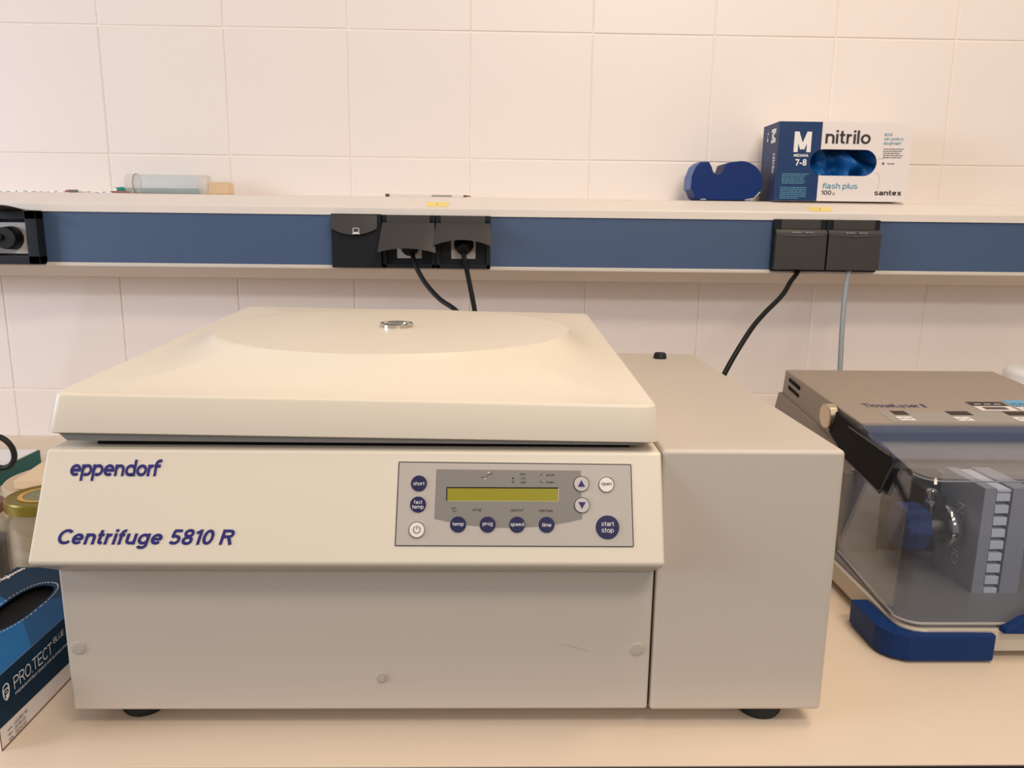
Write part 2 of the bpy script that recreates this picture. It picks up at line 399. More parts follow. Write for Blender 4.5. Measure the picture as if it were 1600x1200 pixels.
def lettering(bm, s, org, ux, uy, n, width=None, height=None, off=0.0003, bold=0.0, shear=0.0, align='L', mi=0, space=1.0, VF=None):
    """org = lower-left (or lower-centre / centre) of the text's bounding box; bold 0 .. 0.04"""
    V, F = VF if VF else stroke_font(s, 0.17+bold*4.5, shear, 0.15-bold*1.6)
    x0 = min(v[0] for v in V); x1 = max(v[0] for v in V); y0 = min(v[1] for v in V); y1 = max(v[1] for v in V)
    if width and height: sx, sy = width/(x1-x0), height/(y1-y0)
    elif width: sx = sy = width/(x1-x0)
    else: sx = sy = height/(y1-y0)
    W, H = (x1-x0)*sx, (y1-y0)*sy
    dx = 0 if align == 'L' else -W/2; dy = -H/2 if align == 'C' else 0
    org = Vector(org); ux = Vector(ux); uy = Vector(uy); n = Vector(n)
    vs = [bm.verts.new(org + ux*((v[0]-x0)*sx+dx) + uy*((v[1]-y0)*sy+dy) + n*(off+(0.00002*v[2] if len(v) > 2 else 0))) for v in V]
    for f in F:
        try: bm.faces.new([vs[i] for i in f]).material_index = mi
        except ValueError: pass
def word(parent, m, s, org, ux, uy, n, name='lettering', **k):
    b = bmesh.new(); lettering(b, s, org, ux, uy, n, **k); return finish(name, b, m, parent, 0, weld=None)
def stuff(o):
    o['kind'] = 'stuff'; return o
def quad2(bm, org, ux, uy, n, pts, off=0.0003, mi=0):
    org = Vector(org); ux = Vector(ux); uy = Vector(uy); n = Vector(n)
    f = bm.faces.new([bm.verts.new(org + ux*p[0] + uy*p[1] + n*off) for p in pts]); f.material_index = mi
def disc2(bm, org, ux, uy, n, c, r, off=0.0003, mi=0, N=32):
    quad2(bm, org, ux, uy, n, [(c[0]+r*math.cos(2*PI*i/N), c[1]+r*math.sin(2*PI*i/N)) for i in range(N)], off, mi)
def ring2(bm, org, ux, uy, n, c, r0, r1, off=0.0003, mi=0, N=36, a0=0, a1=2*PI):
    for i in range(N):
        a = a0+(a1-a0)*i/N; b = a0+(a1-a0)*(i+1)/N
        quad2(bm, org, ux, uy, n, [(c[0]+r*math.cos(t), c[1]+r*math.sin(t)) for r, t in ((r0, a), (r1, a), (r1, b), (r0, b))], off, mi)
def dashes(bm, org, ux, uy, n, x0, x1, y, h, off=0.0003, mi=0, seed=1):
    """a line of print too small to read: word-length dashes"""
    rnd = random.Random(seed); x = x0
    while x < x1:
        l = min(rnd.uniform(2.0, 5.5)*h, x1-x)
        if l > h*0.5: quad2(bm, org, ux, uy, n, [(x, y), (x+l, y), (x+l, y+h), (x, y+h)], off, mi)
        x += l + h*0.8
X, Y, Z = Vector((1, 0, 0)), Vector((0, 1, 0)), Vector((0, 0, 1))
nY = Vector((0, -1, 0))

# ================================================================= SETTING
TS = 0.25114; TX0 = -0.80743; TZ0 = 0.85903
wb = bmesh.new(); box(wb, (-2.1, 0.0018, -0.9), (2.3, 0.12, 1.9))
wall = structure(finish('wall_back', wb, M_GROUT, smooth=0))
wbm = bmesh.new(); box(wbm, (-TS/2+0.0011, 0, -TS/2+0.0011), (TS/2-0.0011, 0.008, TS/2-0.0011), 0.0022, 3)
tile0 = finish('tile', wbm, M_TILE, wall, smooth=60)
for i in range(-4, 12):
    for j in range(-2, 4):
        t = tile0 if (i, j) == (-4, -2) else tile0.copy()
        if t is not tile0: COL.objects.link(t)
        t.location = (TX0 + TS*(i+0.5) + random.uniform(-0.0004, 0.0004), random.uniform(-0.0003, 0.0003),
                      TZ0 - TS*(j+0.5) + random.uniform(-0.0004, 0.0004))
        t.rotation_euler = (random.uniform(-0.0025, 0.0025), random.uniform(-0.002, 0.002), random.uniform(-0.003, 0.003))
# half row behind the worktop edge
fb = bmesh.new(); box(fb, (-3.2, -5.5, -0.92), (3.2, 0.0, -0.9))
structure(finish('floor', fb, M_FLOOR, smooth=0))

# worktop and cabinet
wt = thing('worktop', 'cream laminate laboratory worktop running below the tiled wall', 'worktop', (0.1, -0.54, 0.0))
b = bmesh.new(); box(b, (-2.0, -1.0880, -0.03), (2.2, -0.0015, 0.0), 0.0008, 2); finish('laminate_top', b, M_WORKTOP, wt)
b = bmesh.new(); box(b, (-2.0, -1.0895, -0.0300), (2.2, -1.0878, -0.0012), 0.0004, 2); lab(finish('edge_band', b, mat('dark_edge_band', (44, 34, 34), 0.5), wt), 'dark brown edge band')
cb = thing('base_cabinet', 'lab bench cabinet under the cream worktop', 'cabinet', (0.1, -0.5, -0.9))
b = bmesh.new(); box(b, (-2.0, -1.03, -0.9), (2.2, -0.02, -0.03)); finish('carcass', b, M_CABINET, cb)
for k in range(7):
    b = bmesh.new(); x = -2.0+0.6*k; box(b, (x+0.003, -1.05, -0.8), (x+0.597, -1.03, -0.04), 0.002); finish('door', b, M_CABINET, cb)

# ================================================================= SERVICE RAIL
rail = thing('service_rail', 'white and slate blue service trunking rail running along the tiled wall', 'rail', (0, 0, 0.353))
XL, XR = -2.0, 2.2
b = bmesh.new()
prism(b, [(0.0, 0.5255), (-0.108, 0.5245), (-0.1135, 0.5225), (-0.1475, 0.5045), (-0.150, 0.501), (-0.150, 0.4875), (-0.140, 0.4875), (0.0, 0.4875)], 'x', XL, XR)
finish('top_profile', b, M_RAIL, rail, smooth=25)
b = bmesh.new(); box(b, (XL, -0.1465, 0.391), (XR, -0.001, 0.4875)); lab(finish('blue_cover', b, M_BLUEP, rail), 'slate blue cover strip')
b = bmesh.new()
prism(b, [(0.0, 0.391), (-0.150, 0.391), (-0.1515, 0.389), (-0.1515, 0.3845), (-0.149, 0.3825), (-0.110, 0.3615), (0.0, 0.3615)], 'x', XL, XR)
finish('lower_profile', b, M_RAILSHADE, rail, smooth=25)
nsl = Vector((0, -0.024, 0.045)).normalized(); usl = Vector((0, 0.045, 0.024)).normalized()
def sl(x, t): # point on the sloping face, t 0 bottom .. 1 top
    return Vector((x, -0.1475+t*0.034, 0.5045+t*0.018))
for x0, x1, where in ((-0.1353, -0.0932, 'above the triple sockets'), (0.6169, 0.6621, 'under the white and navy glove box')):
    b = bmesh.new(); hexa(b, [sl(x0, 0.02)+nsl*0.0002, sl(x1, 0.02)+nsl*0.0002, sl(x1, 0.52)+nsl*0.0002, sl(x0, 0.52)+nsl*0.0002,
                              sl(x0, 0.02)+nsl*0.0006, sl(x1, 0.02)+nsl*0.0006, sl(x1, 0.52)+nsl*0.0006, sl(x0, 0.52)+nsl*0.0006])
    quad2(b, sl((x0+x1)/2, 0.27)+nsl*0.0005, X, usl, nsl, [(-0.0006, -0.003), (0.0006, -0.003), (0.0006, 0.003), (-0.0006, 0.003)], 0.0003, 1)
    tag(finish('sticker', b, [M_YEL, M_DARKINK], None, 0), 'small yellow sticker on the rail edge ' + where, 'sticker')

# ================================================================= SOCKET MODULES
def module_body(bm, x0, x1, z0=0.388, z1=0.4895, depth=0.158):
    box(bm, (x0, -depth, z0), (x1, -0.147, z1), 0.0015)
def curved_flap(x0, x1, ytop, ztop, ybot, zbot, sag, bulge, w=0.0):
    """hinged lid, bulging outward, with an arched lower edge"""
    bm = bmesh.new(); n, m = 16, 6; th = 0.004
    G = []
    for layer in (0, 1):
        rows = []
        for j in range(m+1):
            row = []
            for i in range(n+1):
                s = i/n; t = j/m; c = 4*s*(1-s)
                xx = x0+(x1-x0)*s; xx += (s-0.5)*w*t
                yy = ytop+(ybot-ytop)*t - bulge*c*(0.4+0.6*t) + (th if layer else 0)
                zz = ztop+(zbot-ztop)*t + sag*c*t
                row.append(bm.verts.new((xx, yy, zz)))
            rows.append(row)
        G.append(rows)
    for j in range(m):
        for i in range(n):
            for L in (0, 1):
                r = G[L]; bm.faces.new((r[j][i], r[j][i+1], r[j+1][i+1], r[j+1][i]))
    for i in range(n):
        bm.faces.new((G[0][0][i], G[0][0][i+1], G[1][0][i+1], G[1][0][i])); bm.faces.new((G[0][m][i], G[0][m][i+1], G[1][m][i+1], G[1][m][i]))
    for j in range(m):
        bm.faces.new((G[0][j][0], G[0][j+1][0], G[1][j+1][0], G[1][j][0])); bm.faces.new((G[0][j][n], G[0][j+1][n], G[1][j+1][n], G[1][j][n]))
    return bm
# 1: closed data module with a laptop symbol
m1 = thing('socket_module', 'closed black data socket with a white laptop symbol, left of the two with raised flaps', 'socket', (-0.268, -0.15, 0.387))
b = bmesh.new(); module_body(b, -0.3176, -0.2215, 0.387, 0.4895, 0.166); finish('housing', b, M_OUT, m1)
b = curved_flap(-0.3165, -0.2285, -0.1675, 0.4875, -0.1735, 0.4620, -0.012, 0.003)
finish('cover', b, M_OUTG, m1)
b = bmesh.new()
O = Vector((-0.2672, -0.1805, 0.4515))
quad2(b, O, X, Z, nY, [(-0.0075, 0.0), (0.0075, 0.0), (0.0065, 0.0022), (-0.0065, 0.0022)], 0, 0)
for r in ([(-0.006, 0.0025), (0.006, 0.0025), (0.006, 0.0038), (-0.006, 0.0038)], [(-0.006, 0.0105), (0.006, 0.0105), (0.006, 0.0115), (-0.006, 0.0115)],
          [(-0.006, 0.0025), (-0.0048, 0.0025), (-0.0048, 0.0115), (-0.006, 0.0115)], [(0.0048, 0.0025), (0.006, 0.0025), (0.006, 0.0115), (0.0048, 0.0115)]):
    quad2(b, O, X, Z, nY, r, 0, 0)
finish('laptop_symbol', b, M_WHITEINK, m1, 0)
def schuko(x0, x1, label, lift, zl=0.4135, sag=0.010, z0=0.387):
    t = thing('socket_module', label, 'socket', ((x0+x1)/2, -0.15, 0.387))
    b = bmesh.new()
    zt = 0.4885
    box(b, (x0, -0.160, z0), (x0+0.008, -0.147, zt), 0.001); box(b, (x1-0.008, -0.160, z0), (x1, -0.147, zt), 0.001)
    box(b, (x0, -0.160, z0), (x1, -0.147, z0+0.008), 0.001); box(b, (x0, -0.162, zt-0.012), (x1, -0.147, zt), 0.001)
    box(b, (x0+0.002, -0.1485, z0+0.002), (x1-0.002, -0.1466, zt-0.002))
    finish('housing', b, M_OUT, t)
    b = bmesh.new(); c = (x0+x1)/2
    box(b, (c-0.024, -0.1515, 0.4055), (c+0.024, -0.1485, 0.4535), 0.001); finish('socket_face', b, M_SOCK, t)
    b = bmesh.new(); box(b, (x0+0.010, -0.1655, zt-0.016), (x1-0.010, -0.158, zt-0.0005), 0.001); finish('hinge', b, M_OUTG, t)
    b = curved_flap(x0+0.0015, x1-0.0015, -0.1655, zt-0.0145, -0.150-lift, zl, sag, 0.006, 0.010*(lift > 0.02))
    finish('cover', b, M_OUTG, t)
    return t
schuko(-0.2205, -0.1175, 'black socket with arched flap raised over a plug, middle of the three', 0.052, 0.418, 0.008)
schuko(-0.1165, -0.0105, 'black socket with arched flap and grey slit showing, rightmost of the three', 0.046, 0.431, 0.012)
def closed_module(x0, x1, label):
    t = thing('socket_module', label, 'socket', ((x0+x1)/2, -0.15, 0.39))
    b = bmesh.new(); box(b, (x0, -0.160, 0.3885), (x1, -0.147, 0.4895), 0.0015); finish('housing', b, M_OUT, t)
    b = bmesh.new(); box(b, (x0+0.012, -0.164, 0.470), (x1-0.012, -0.159, 0.489), 0.001); finish('hinge', b, M_OUTG, t)
    b = curved_flap(x0+0.001, x1-0.001, -0.166, 0.4695, -0.173, 0.4610, -0.004, 0.0015); join_bottom = b
    box(b, (x0+0.001, -0.1725, 0.3925), (x1-0.001, -0.161, 0.4640), 0.002)
    finish('cover', b, M_OUTG, t)
    b = bmesh.new(); O = Vector(((x0+x1)/2, -0.1795, 0.4635))
    for k, (a, c) in enumerate(((-0.022, -0.004), (0.004, 0.020))): dashes(b, O, X, Z, nY, a, c, 0, 0.0018, 0, 0, k+3)
    stuff(finish('small_print', b, M_CABLEG, t, 0))
    return t
closed_module(0.5445, 0.6465, 'closed black socket cover with a black cable leaving below')
closed_module(0.6475, 0.7535, 'closed black socket cover with a grey cable leaving below')
# far left socket with the lid lifted
ml = thing('socket_module', 'black socket at the left end with lid lifted and round plug in white face', 'socket', (-0.93, -0.15, 0.387))
b = bmesh.new()
x0, x1 = -0.985, -0.8735
box(b, (x0, -0.172, 0.387), (x0+0.012, -0.147, 0.4885), 0.0015); box(b, (x1-0.022, -0.172, 0.387), (x1, -0.147, 0.4885), 0.0015)
box(b, (x0, -0.172, 0.387), (x1, -0.147, 0.4035), 0.0015); box(b, (x0, -0.172, 0.4715), (x1, -0.147, 0.4885), 0.0015)
box(b, (x0+0.002, -0.150, 0.39), (x1-0.002, -0.1466, 0.486))
finish('housing', b, M_OUT, ml)
b = bmesh.new(); box(b, (-0.968, -0.158, 0.4065), (-0.902, -0.149, 0.4660), 0.001); finish('socket_face', b, M_SOCK, ml)
b = curved_flap(-0.960, -0.868, -0.165, 0.4885, -0.215, 0.4870, 0.010, 0.004); finish('cover', b, M_OUTG, ml)
pl = thing('power_plug', 'round black plug pushed into the white socket face at the far left', 'plug', (-0.93, -0.16, 0.437))
b = bmesh.new(); cyl(b, (-0.929, -0.1585, 0.4365), (0, -1, 0), 0.0225, 0.026, 32, 0.0205, 0.002); finish('plug_body', b, M_CABLE, pl)
b = bmesh.new(); tube(b, catmull([(-0.935, -0.184, 0.4375), (-0.950, -0.195, 0.4380), (-0.985, -0.198, 0.432), (-1.03, -0.193, 0.40), (-1.06, -0.18, 0.30), (-1.08, -0.15, 0.15), (-1.08, -0.14, 0.01)]), 0.0062); finish('cable', b, M_CABLE, pl)

# power cords ---------------------------------------------------------
def cord(name, label, pts, r, m, plug=None):
    t = thing(name, label, 'cable', pts[0])
    b = bmesh.new(); tube(b, catmull(pts), r); finish('cable', b, m, t)
    if plug:
        b = bmesh.new()
        c, d, rr, h = plug
        cyl(b, c, d, rr, h, 24, rr*0.55, 0.0015)
        finish('plug', b, m, t)
    return t
cord('power_cable', 'black cable curving from the middle socket down behind the cream lid',
     [(-0.168, -0.166, 0.425), (-0.1610, -0.176, 0.414), (-0.153, -0.193, 0.393), (-0.132, -0.216, 0.361), (-0.103, -0.244, 0.334), (-0.07, -0.272, 0.314), (-0.03, -0.33, 0.27), (-0.01, -0.40, 0.2), (-0.01, -0.45, 0.10), (-0.01, -0.482, 0.09)],
     0.0046, M_CABLE, ((-0.168, -0.1520, 0.428), (0.0, -1, -0.25), 0.019, 0.026))
cord('power_cable', 'black cable hanging steeply from the rightmost of the three sockets behind the lid',
     [(-0.0625, -0.168, 0.428), (-0.062, -0.180, 0.416), (-0.057, -0.195, 0.395), (-0.047, -0.23, 0.355), (-0.038, -0.265, 0.316), (-0.03, -0.31, 0.27), (0.01, -0.38, 0.18), (0.03, -0.45, 0.10), (0.03, -0.482, 0.09)],
     0.0046, M_CABLE, ((-0.0625, -0.1520, 0.433), (0.0, -1, -0.35), 0.020, 0.028))
cord('power_cable', 'black cable curving left from the closed socket to behind the side housing',
     [(0.598, -0.158, 0.400), (0.596, -0.162, 0.386), (0.572, -0.195, 0.371), (0.54, -0.24, 0.347), (0.491, -0.285, 0.315), (0.45, -0.33, 0.284), (0.399, -0.375, 0.219), (0.36, -0.43, 0.16), (0.30, -0.47, 0.09), (0.26, -0.488, 0.07)],
     0.0046, M_CABLE, ((0.5975, -0.155, 0.399), (0, 0, -1), 0.010, 0.014))
cord('network_cable', 'grey cable hanging from the closed socket down behind the sample mill',
     [(0.7005, -0.158, 0.400), (0.700, -0.160, 0.388), (0.684, -0.188, 0.359), (0.667, -0.225, 0.30), (0.654, -0.262, 0.212), (0.645, -0.29, 0.14), (0.64, -0.32, 0.09), (0.64, -0.358, 0.07)],
     0.0047, M_CABLEG)

# ================================================================= THINGS ON THE RAIL
# glove box (upright, navy and white)
GX0, GX1, GZ0, GZ1, GY = 0.5535, 0.8180, 0.5262, 0.6770, -0.120
gb = thing('glove_box', 'navy and white nitrile glove box standing upright on the rail', 'box', (0.68, -0.07, GZ0))
def gy(s):  # front face bulges a little; here kept plane
    return GY
oc = (0.6862, 0.6005); ohw, ohh = 0.0668, 0.0252   # opening centre and half sizes
b = bmesh.new()
# front face as a sheet with a stadium shaped hole
def stadium(c, hw, hh, N=12):
    P = []
    for k in range(N+1): a = -PI/2+PI*k/N; P.append((c[0]+hw-hh+hh*math.cos(a), c[1]+hh*math.sin(a)))
    for k in range(N+1): a = PI/2+PI*k/N; P.append((c[0]-hw+hh+hh*math.cos(a), c[1]+hh*math.sin(a)))
    return P
def sheet_with_hole(bm, rect, hole, y, mi_fn=None, back=None, depth=0.002):
    """rect (x0,z0,x1,z1) filled around hole polygon by radial bridging"""
    x0, z0, x1, z1 = rect; cx = sum(p[0] for p in hole)/len(hole); cz = sum(p[1] for p in hole)/len(hole)
    H = hole; n = len(H); O = []
    for p in H:
        dx, dz = p[0]-cx, p[1]-cz
        ks = []
        if dx > 1e-9: ks.append((x1-cx)/dx)
        if dx < -1e-9: ks.append((x0-cx)/dx)
        if dz > 1e-9: ks.append((z1-cz)/dz)
        if dz < -1e-9: ks.append((z0-cz)/dz)
        k = min(ks); O.append((cx+dx*k, cz+dz*k))
    hv = [bm.verts.new((p[0], y, p[1])) for p in H]; ov = [bm.verts.new((p[0], y, p[1])) for p in O]
    hb = [bm.verts.new((p[0], y+depth, p[1])) for p in H]
    for i in range(n):
        j = (i+1) % n
        a, c = O[i], O[j]; f = [hv[i], ov[i]]
        # insert rectangle corner if the edge turns
        if abs(a[0]-c[0]) > 1e-6 and abs(a[1]-c[1]) > 1e-6:
            cxx = x0 if min(abs(a[0]-x0), abs(c[0]-x0)) < 1e-6 else x1
            czz = z0 if min(abs(a[1]-z0), abs(c[1]-z0)) < 1e-6 else z1
            f.append(bm.verts.new((cxx, y, czz)))
        f += [ov[j], hv[j]]
        bm.faces.new(f); bm.faces.new((hv[i], hv[j], hb[j], hb[i]))
hole = stadium(oc, ohw, ohh, 12)
sheet_with_hole(b, (GX0, GZ0, GX1, GZ1), hole, GY)
YB = -0.030
# rest of the carton
xr = GX1+0.004
for P in ([(GX0, GY, GZ0), (GX0, YB, GZ0), (GX0, YB, GZ1), (GX0, GY, GZ1)], [(GX1, GY, GZ0), (xr, YB, GZ0), (xr, YB, GZ1), (GX1, GY, GZ1)],
          [(GX0, GY, GZ1), (GX1, GY, GZ1), (xr, YB, GZ1), (GX0, YB, GZ1)], [(GX0, GY, GZ0), (GX1, GY, GZ0), (xr, YB, GZ0), (GX0, YB, GZ0)],
          [(GX0, YB, GZ0), (xr, YB, GZ0), (xr, YB, GZ1), (GX0, YB, GZ1)]): plate(b, P)
finish('carton', b, M_WHITECARD, gb, 0, weld=True)
# printing on the front: navy field (with the hole left free), lettering
b = bmesh.new(); O = Vector((0, GY, 0))
nx = 0.6386
# the navy field around the hole: above, below and left of it
hz0, hz1 = min(p[1] for p in hole), max(p[1] for p in hole); hx0 = min(p[0] for p in hole)
quad2(b, O, X, Z, nY, [(GX0, hz1), (nx, hz1), (nx, GZ1), (GX0, GZ1)]); quad2(b, O, X, Z, nY, [(GX0, GZ0), (nx, GZ0), (nx, hz0), (GX0, hz0)])
left = sorted([p for p in hole if p[0] <= nx], key=lambda p: p[1])
left = [(nx, hz0)] + left + [(nx, hz1)]
for a, c in zip(left[:-1], left[1:]): quad2(b, O, X, Z, nY, [(GX0, a[1]), a, c, (GX0, c[1])])
quad2(b, O, X, Z, nY, [(GX0, GZ0), (GX0, GZ0), (GX0, GZ1)][:3]) if False else None
O2 = Vector((GX0, 0, 0))
quad2(b, O2, -Y, Z, -X, [(-YB, GZ0), (-GY, GZ0), (-GY, GZ1), (-YB, GZ1)], 0.0003)
lab(finish('navy_print', b, M_NAVYBOX, gb, 0), 'navy printed field')
def T(m, s, x, z, **k): return word(gb, m, s, (x, GY, z), X, Z, nY, off=0.0007, **k)
T(M_WHITEINK, 'M', 0.5845, 0.6195, width=0.034, height=0.039, bold=0.035)
T(M_WHITEINK, 'MEDIANA', 0.5860, 0.6105, width=0.029, height=0.0055, bold=0.02)
T(M_WHITEINK, '7-8', 0.5900, 0.5935, width=0.0225, height=0.013, bold=0.022)
b = bmesh.new()
for k in range(6): dashes(b, O, X, Z, nY, 0.5655, 0.5655+(0.050 if k % 3 else 0.054)-(0.003*k % 0.01), 0.5770-0.0035*k, 0.0014, 0.0007, 0, 20+k)
for k in range(7): dashes(b, O, X, Z, nY, 0.5640, 0.5640+0.052-0.003*(k == 6)*5, 0.5510-0.0034*k, 0.0014, 0.0007, 0, 40+k)
stuff(finish('small_print', b, M_TEALINK, gb, 0))
# end flap lettering reading downwards
for s_, y, z, wd, ht, bo in (('M', -0.080, 0.666, 0.027, 0.026, 0.035), ('7-8', -0.055, 0.664, 0.020, 0.008, 0.02), ('nitrilo', -0.096, 0.618, 0.038, 0.015, 0.015)):
    word(gb, M_WHITEINK, s_, (GX0, y, z), -Z, -Y, -X, off=0.0007, width=wd, height=ht, bold=bo)
b = bmesh.new()
for k in range(3): dashes(b, Vector((GX0, -0.076+0.010*k, 0.615)), -Z, -Y, -X, 0, 0.03, 0, 0.0014, 0.0007, 0, 60+k)
stuff(finish('small_print', b, M_TEALINK, gb, 0))
T(M_DARKINK, 'nitrilo', 0.6462, 0.6365, width=0.0895, height=0.0255, bold=0.010)
T(M_DARKINK, '100', 0.6470, 0.5385, width=0.020, height=0.0085, bold=0.005); T(M_DARKINK, 'u.', 0.6695, 0.5385, width=0.0055)
T(M_DARKINK, 'santex', 0.7540, 0.5385, width=0.054, height=0.0100, bold=0.016)
b = bmesh.new()
for k in range(5): dashes(b, O, X, Z, nY, 0.7635, 0.8040-0.004*(k % 3), 0.6270-0.0040*k, 0.0012, 0.0007, 0, 80+k)
dashes(b, O, X, Z, nY, 0.774, 0.788, 0.599, 0.0014, 0.0007, 0, 90)
stuff(finish('small_print', b, M_DARKINK, gb, 0))
b = bmesh.new()
quad2(b, O, X, Z, nY, [(0.7625, 0.6000), (0.7645, 0.6010), (0.7655, 0.6040), (0.7665, 0.6010), (0.7690, 0.6000), (0.7665, 0.5990), (0.7655, 0.5960), (0.7645, 0.5990)], 0.0007)
finish('star_mark', b, M_DARKINK, gb, 0)
b = bmesh.new()
for A, C in (((0.754, 0.6080), (0.760, 0.6090)), ((0.760, 0.6090), (0.768, 0.6095)), ((0.748, 0.5825), (0.757, 0.5810)), ((0.757, 0.5810), (0.762, 0.568)), ((0.762, 0.568), (0.759, 0.550))):
    d = (Vector(C)-Vector(A)).normalized(); pn = Vector((-d.y, d.x))*0.0003
    quad2(b, O, X, Z, nY, [(A[0]-pn.x, A[1]-pn.y), (C[0]-pn.x, C[1]-pn.y), (C[0]+pn.x, C[1]+pn.y), (A[0]+pn.x, A[1]+pn.y)], 0.0006)
stuff(finish('crease', b, M_PLUG, gb, 0))
T(M_TEALINK, 'azul', 0.7625, 0.6525, width=0.0150, height=0.0065); T(M_TEALINK, 'sin polvo', 0.7625, 0.6425, width=0.0385, height=0.0078); T(M_TEALINK, 'examen', 0.7630, 0.6355, width=0.034, height=0.0052)
T(M_TEALINK, 'flash plus', 0.6485, 0.5475, width=0.070, height=0.0140, bold=0.006)
# gloves showing in the opening (a crumpled heap inside the box)
t = bmesh.new(); nX, nZ = 34, 16; G = []
for j in range(nZ+1):
    row = []
    for i in range(nX+1):
        x = 0.606+(0.764-0.606)*i/nX; z = 0.556+(0.642-0.556)*j/nZ
        y = -0.096 + 0.012*math.sin(i*0.5+0.7*math.sin(j*0.6)) + 0.010*math.sin(j*0.7+i*0.21) + 0.004*math.sin(i*1.7+j) + 0.018*(j/nZ)
        row.append(t.verts.new((x, y, z)))
    G.append(row)
for j in range(nZ):
    for i in range(nX): t.faces.new((G[j][i], G[j][i+1], G[j+1][i+1], G[j+1][i]))
tag(finish('gloves', t, M_GLOVE, None, 80), 'crumpled blue nitrile gloves inside the opening of the upright glove box', 'gloves')['kind'] = 'stuff'

# tape dispenser
td = thing('tape_dispenser', 'royal blue tape dispenser with a notched top beside the glove box', 'dispenser', (0.465, -0.08, 0.5262))
def disp(dx=0, g=0.0):
    P = []
    zb = 0.5262+g
    P += [(0.4000, zb+0.004), (0.4060, zb), (0.5080, zb), (0.5180, zb+0.004), (0.5290, zb+0.016), (0.5340, zb+0.032)]
    for k in range(9):
        a = math.radians(8+k*(92-8)/8); P.append((0.4880+0.0475*math.cos(a)*0.98, 0.5262+0.032+0.0445*math.sin(a)))
    P += [(0.4640, 0.5262+0.0735), (0.4560, 0.5262+0.0700), (0.4535, 0.5262+0.0600)]
    for k in range(7):
        a = math.radians(-10-k*160/6); P.append((0.4420+0.0105*math.cos(a), 0.5262+0.0580+0.0105*math.sin(a)))
    P += [(0.4290, 0.5262+0.0640), (0.4240, 0.5262+0.0735), (0.4075, 0.5262+0.0725), (0.3990, 0.5262+0.0640), (0.3925, 0.5262+0.045), (0.3905, 0.5262+0.025)]
    return P
b = bmesh.new(); prism(b, disp(), 'y', -0.105, -0.045, 0.0015); finish('body', b, M_TAPE, td, 30)
b = bmesh.new()
prism(b, [(0.3885, 0.548), (0.3905, 0.546), (0.3915, 0.571), (0.3985, 0.590), (0.4075, 0.599), (0.4240, 0.6000), (0.4240, 0.6010), (0.4065, 0.6005), (0.3965, 0.592), (0.3890, 0.571)], 'y', -0.102, -0.048)
lab(finish('worn_edge', b, M_TAPEL, td, 30), 'lighter worn front edge')
b = bmesh.new(); cyl(b, (0.490, -0.0995, 0.565), (0, 1, 0), 0.030, 0.049, 32); 
finish('tape_roll', b, M_TAPEL, td)
for k, (x, z) in enumerate(((0.4120, 0.5262), (0.4200, 0.5262))): pass
b = bmesh.new()
for A, C in (((0.410, 0.5267), (0.422, 0.5267)), ((0.500, 0.5268), (0.517, 0.5295)), ((0.517, 0.5295), (0.530, 0.5425))):
    quad2(b, (0, -0.1052, 0), X, Z, nY, [A, C, (C[0]-0.001, C[1]+0.0012), (A[0], A[1]+0.0012)], 0.0002)
stuff(lab(finish('chipped_edge', b, M_WHITECARD, td, 0), 'chipped pale edge'))

# clear tube with end caps
tb = thing('sample_tube', 'clear plastic tube with frosted end caps lying on the rail', 'tube', (-0.668, -0.060, 0.5255))
tr_ = 0.0190; tz = 0.5255+tr_+0.001
b = bmesh.new(); lathe(b, (-0.727, -0.060, tz), X, [(tr_-0.0012, 0.0), (tr_, 0.0), (tr_, 0.129), (tr_-0.0012, 0.129)], 40, close=True); finish('barrel', b, M_CLEAR, tb)
b = bmesh.new(); lathe(b, (-0.7465, -0.060, tz), X, [(0, 0), (tr_-0.002, 0), (tr_+0.0005, 0.002), (tr_+0.0005, 0.019), (0, 0.019)], 40); finish('end_cap', b, M_FROST, tb)
b = bmesh.new(); lathe(b, (-0.598, -0.060, tz), X, [(0, 0), (tr_+0.0008, 0), (tr_+0.0008, 0.012), (tr_-0.001, 0.015), (0, 0.015)], 40); finish('end_cap', b, M_FROST, tb)
b = bmesh.new(); lathe(b, (-0.7285, -0.060, tz), X, [(tr_+0.0004, 0), (tr_+0.0012, 0), (tr_+0.0012, 0.0012), (tr_+0.0004, 0.0012)], 40, close=True); lab(finish('seal_ring', b, M_DARKGREY, tb), 'thin dark seal ring')
# pens behind the tube
pn = thing('marker_pen', 'teal marker pen lying behind the clear tube', 'pen', (-0.68, -0.032, 0.5255))
b = bmesh.new(); cyl(b, (-0.781, -0.032, 0.5335), X, 0.0055, 0.171, 20, bev=0.001); finish('barrel', b, M_TEALPL, pn)
b = bmesh.new(); cyl(b, (-0.787, -0.032, 0.5335), X, 0.0042, 0.0065, 16); finish('cap', b, M_WHITEPL, pn)
pn = thing('pen', 'thin blue tipped pen sticking out left of the clear tube', 'pen', (-0.75, -0.018, 0.5255))
b = bmesh.new(); cyl(b, (-0.775, -0.015, 0.5385), X, 0.0030, 0.12, 16); finish('barrel', b, M_WHITEPL, pn)
b = bmesh.new(); cyl(b, (-0.795, -0.015, 0.5385), X, 0.0012, 0.0205, 12, 0.003); finish('tip', b, M_GREENINK, pn)
pn = thing('pen', 'dull red pen lying lowest under the left end of the clear tube', 'pen', (-0.72, -0.093, 0.5255))
b = bmesh.new(); cyl(b, (-0.762, -0.088, 0.5277), X, 0.0018, 0.030, 12); finish('barrel', b, M_RED, pn)
b = bmesh.new(); cyl(b, (-0.770, -0.088, 0.5277), X, 0.0006, 0.0085, 12, 0.0018); finish('tip', b, M_DARKINK, pn)
b = bmesh.new(); box(b, (-0.580, -0.075, 0.5255), (-0.537, -0.045, 0.5505), 0.004, 3)
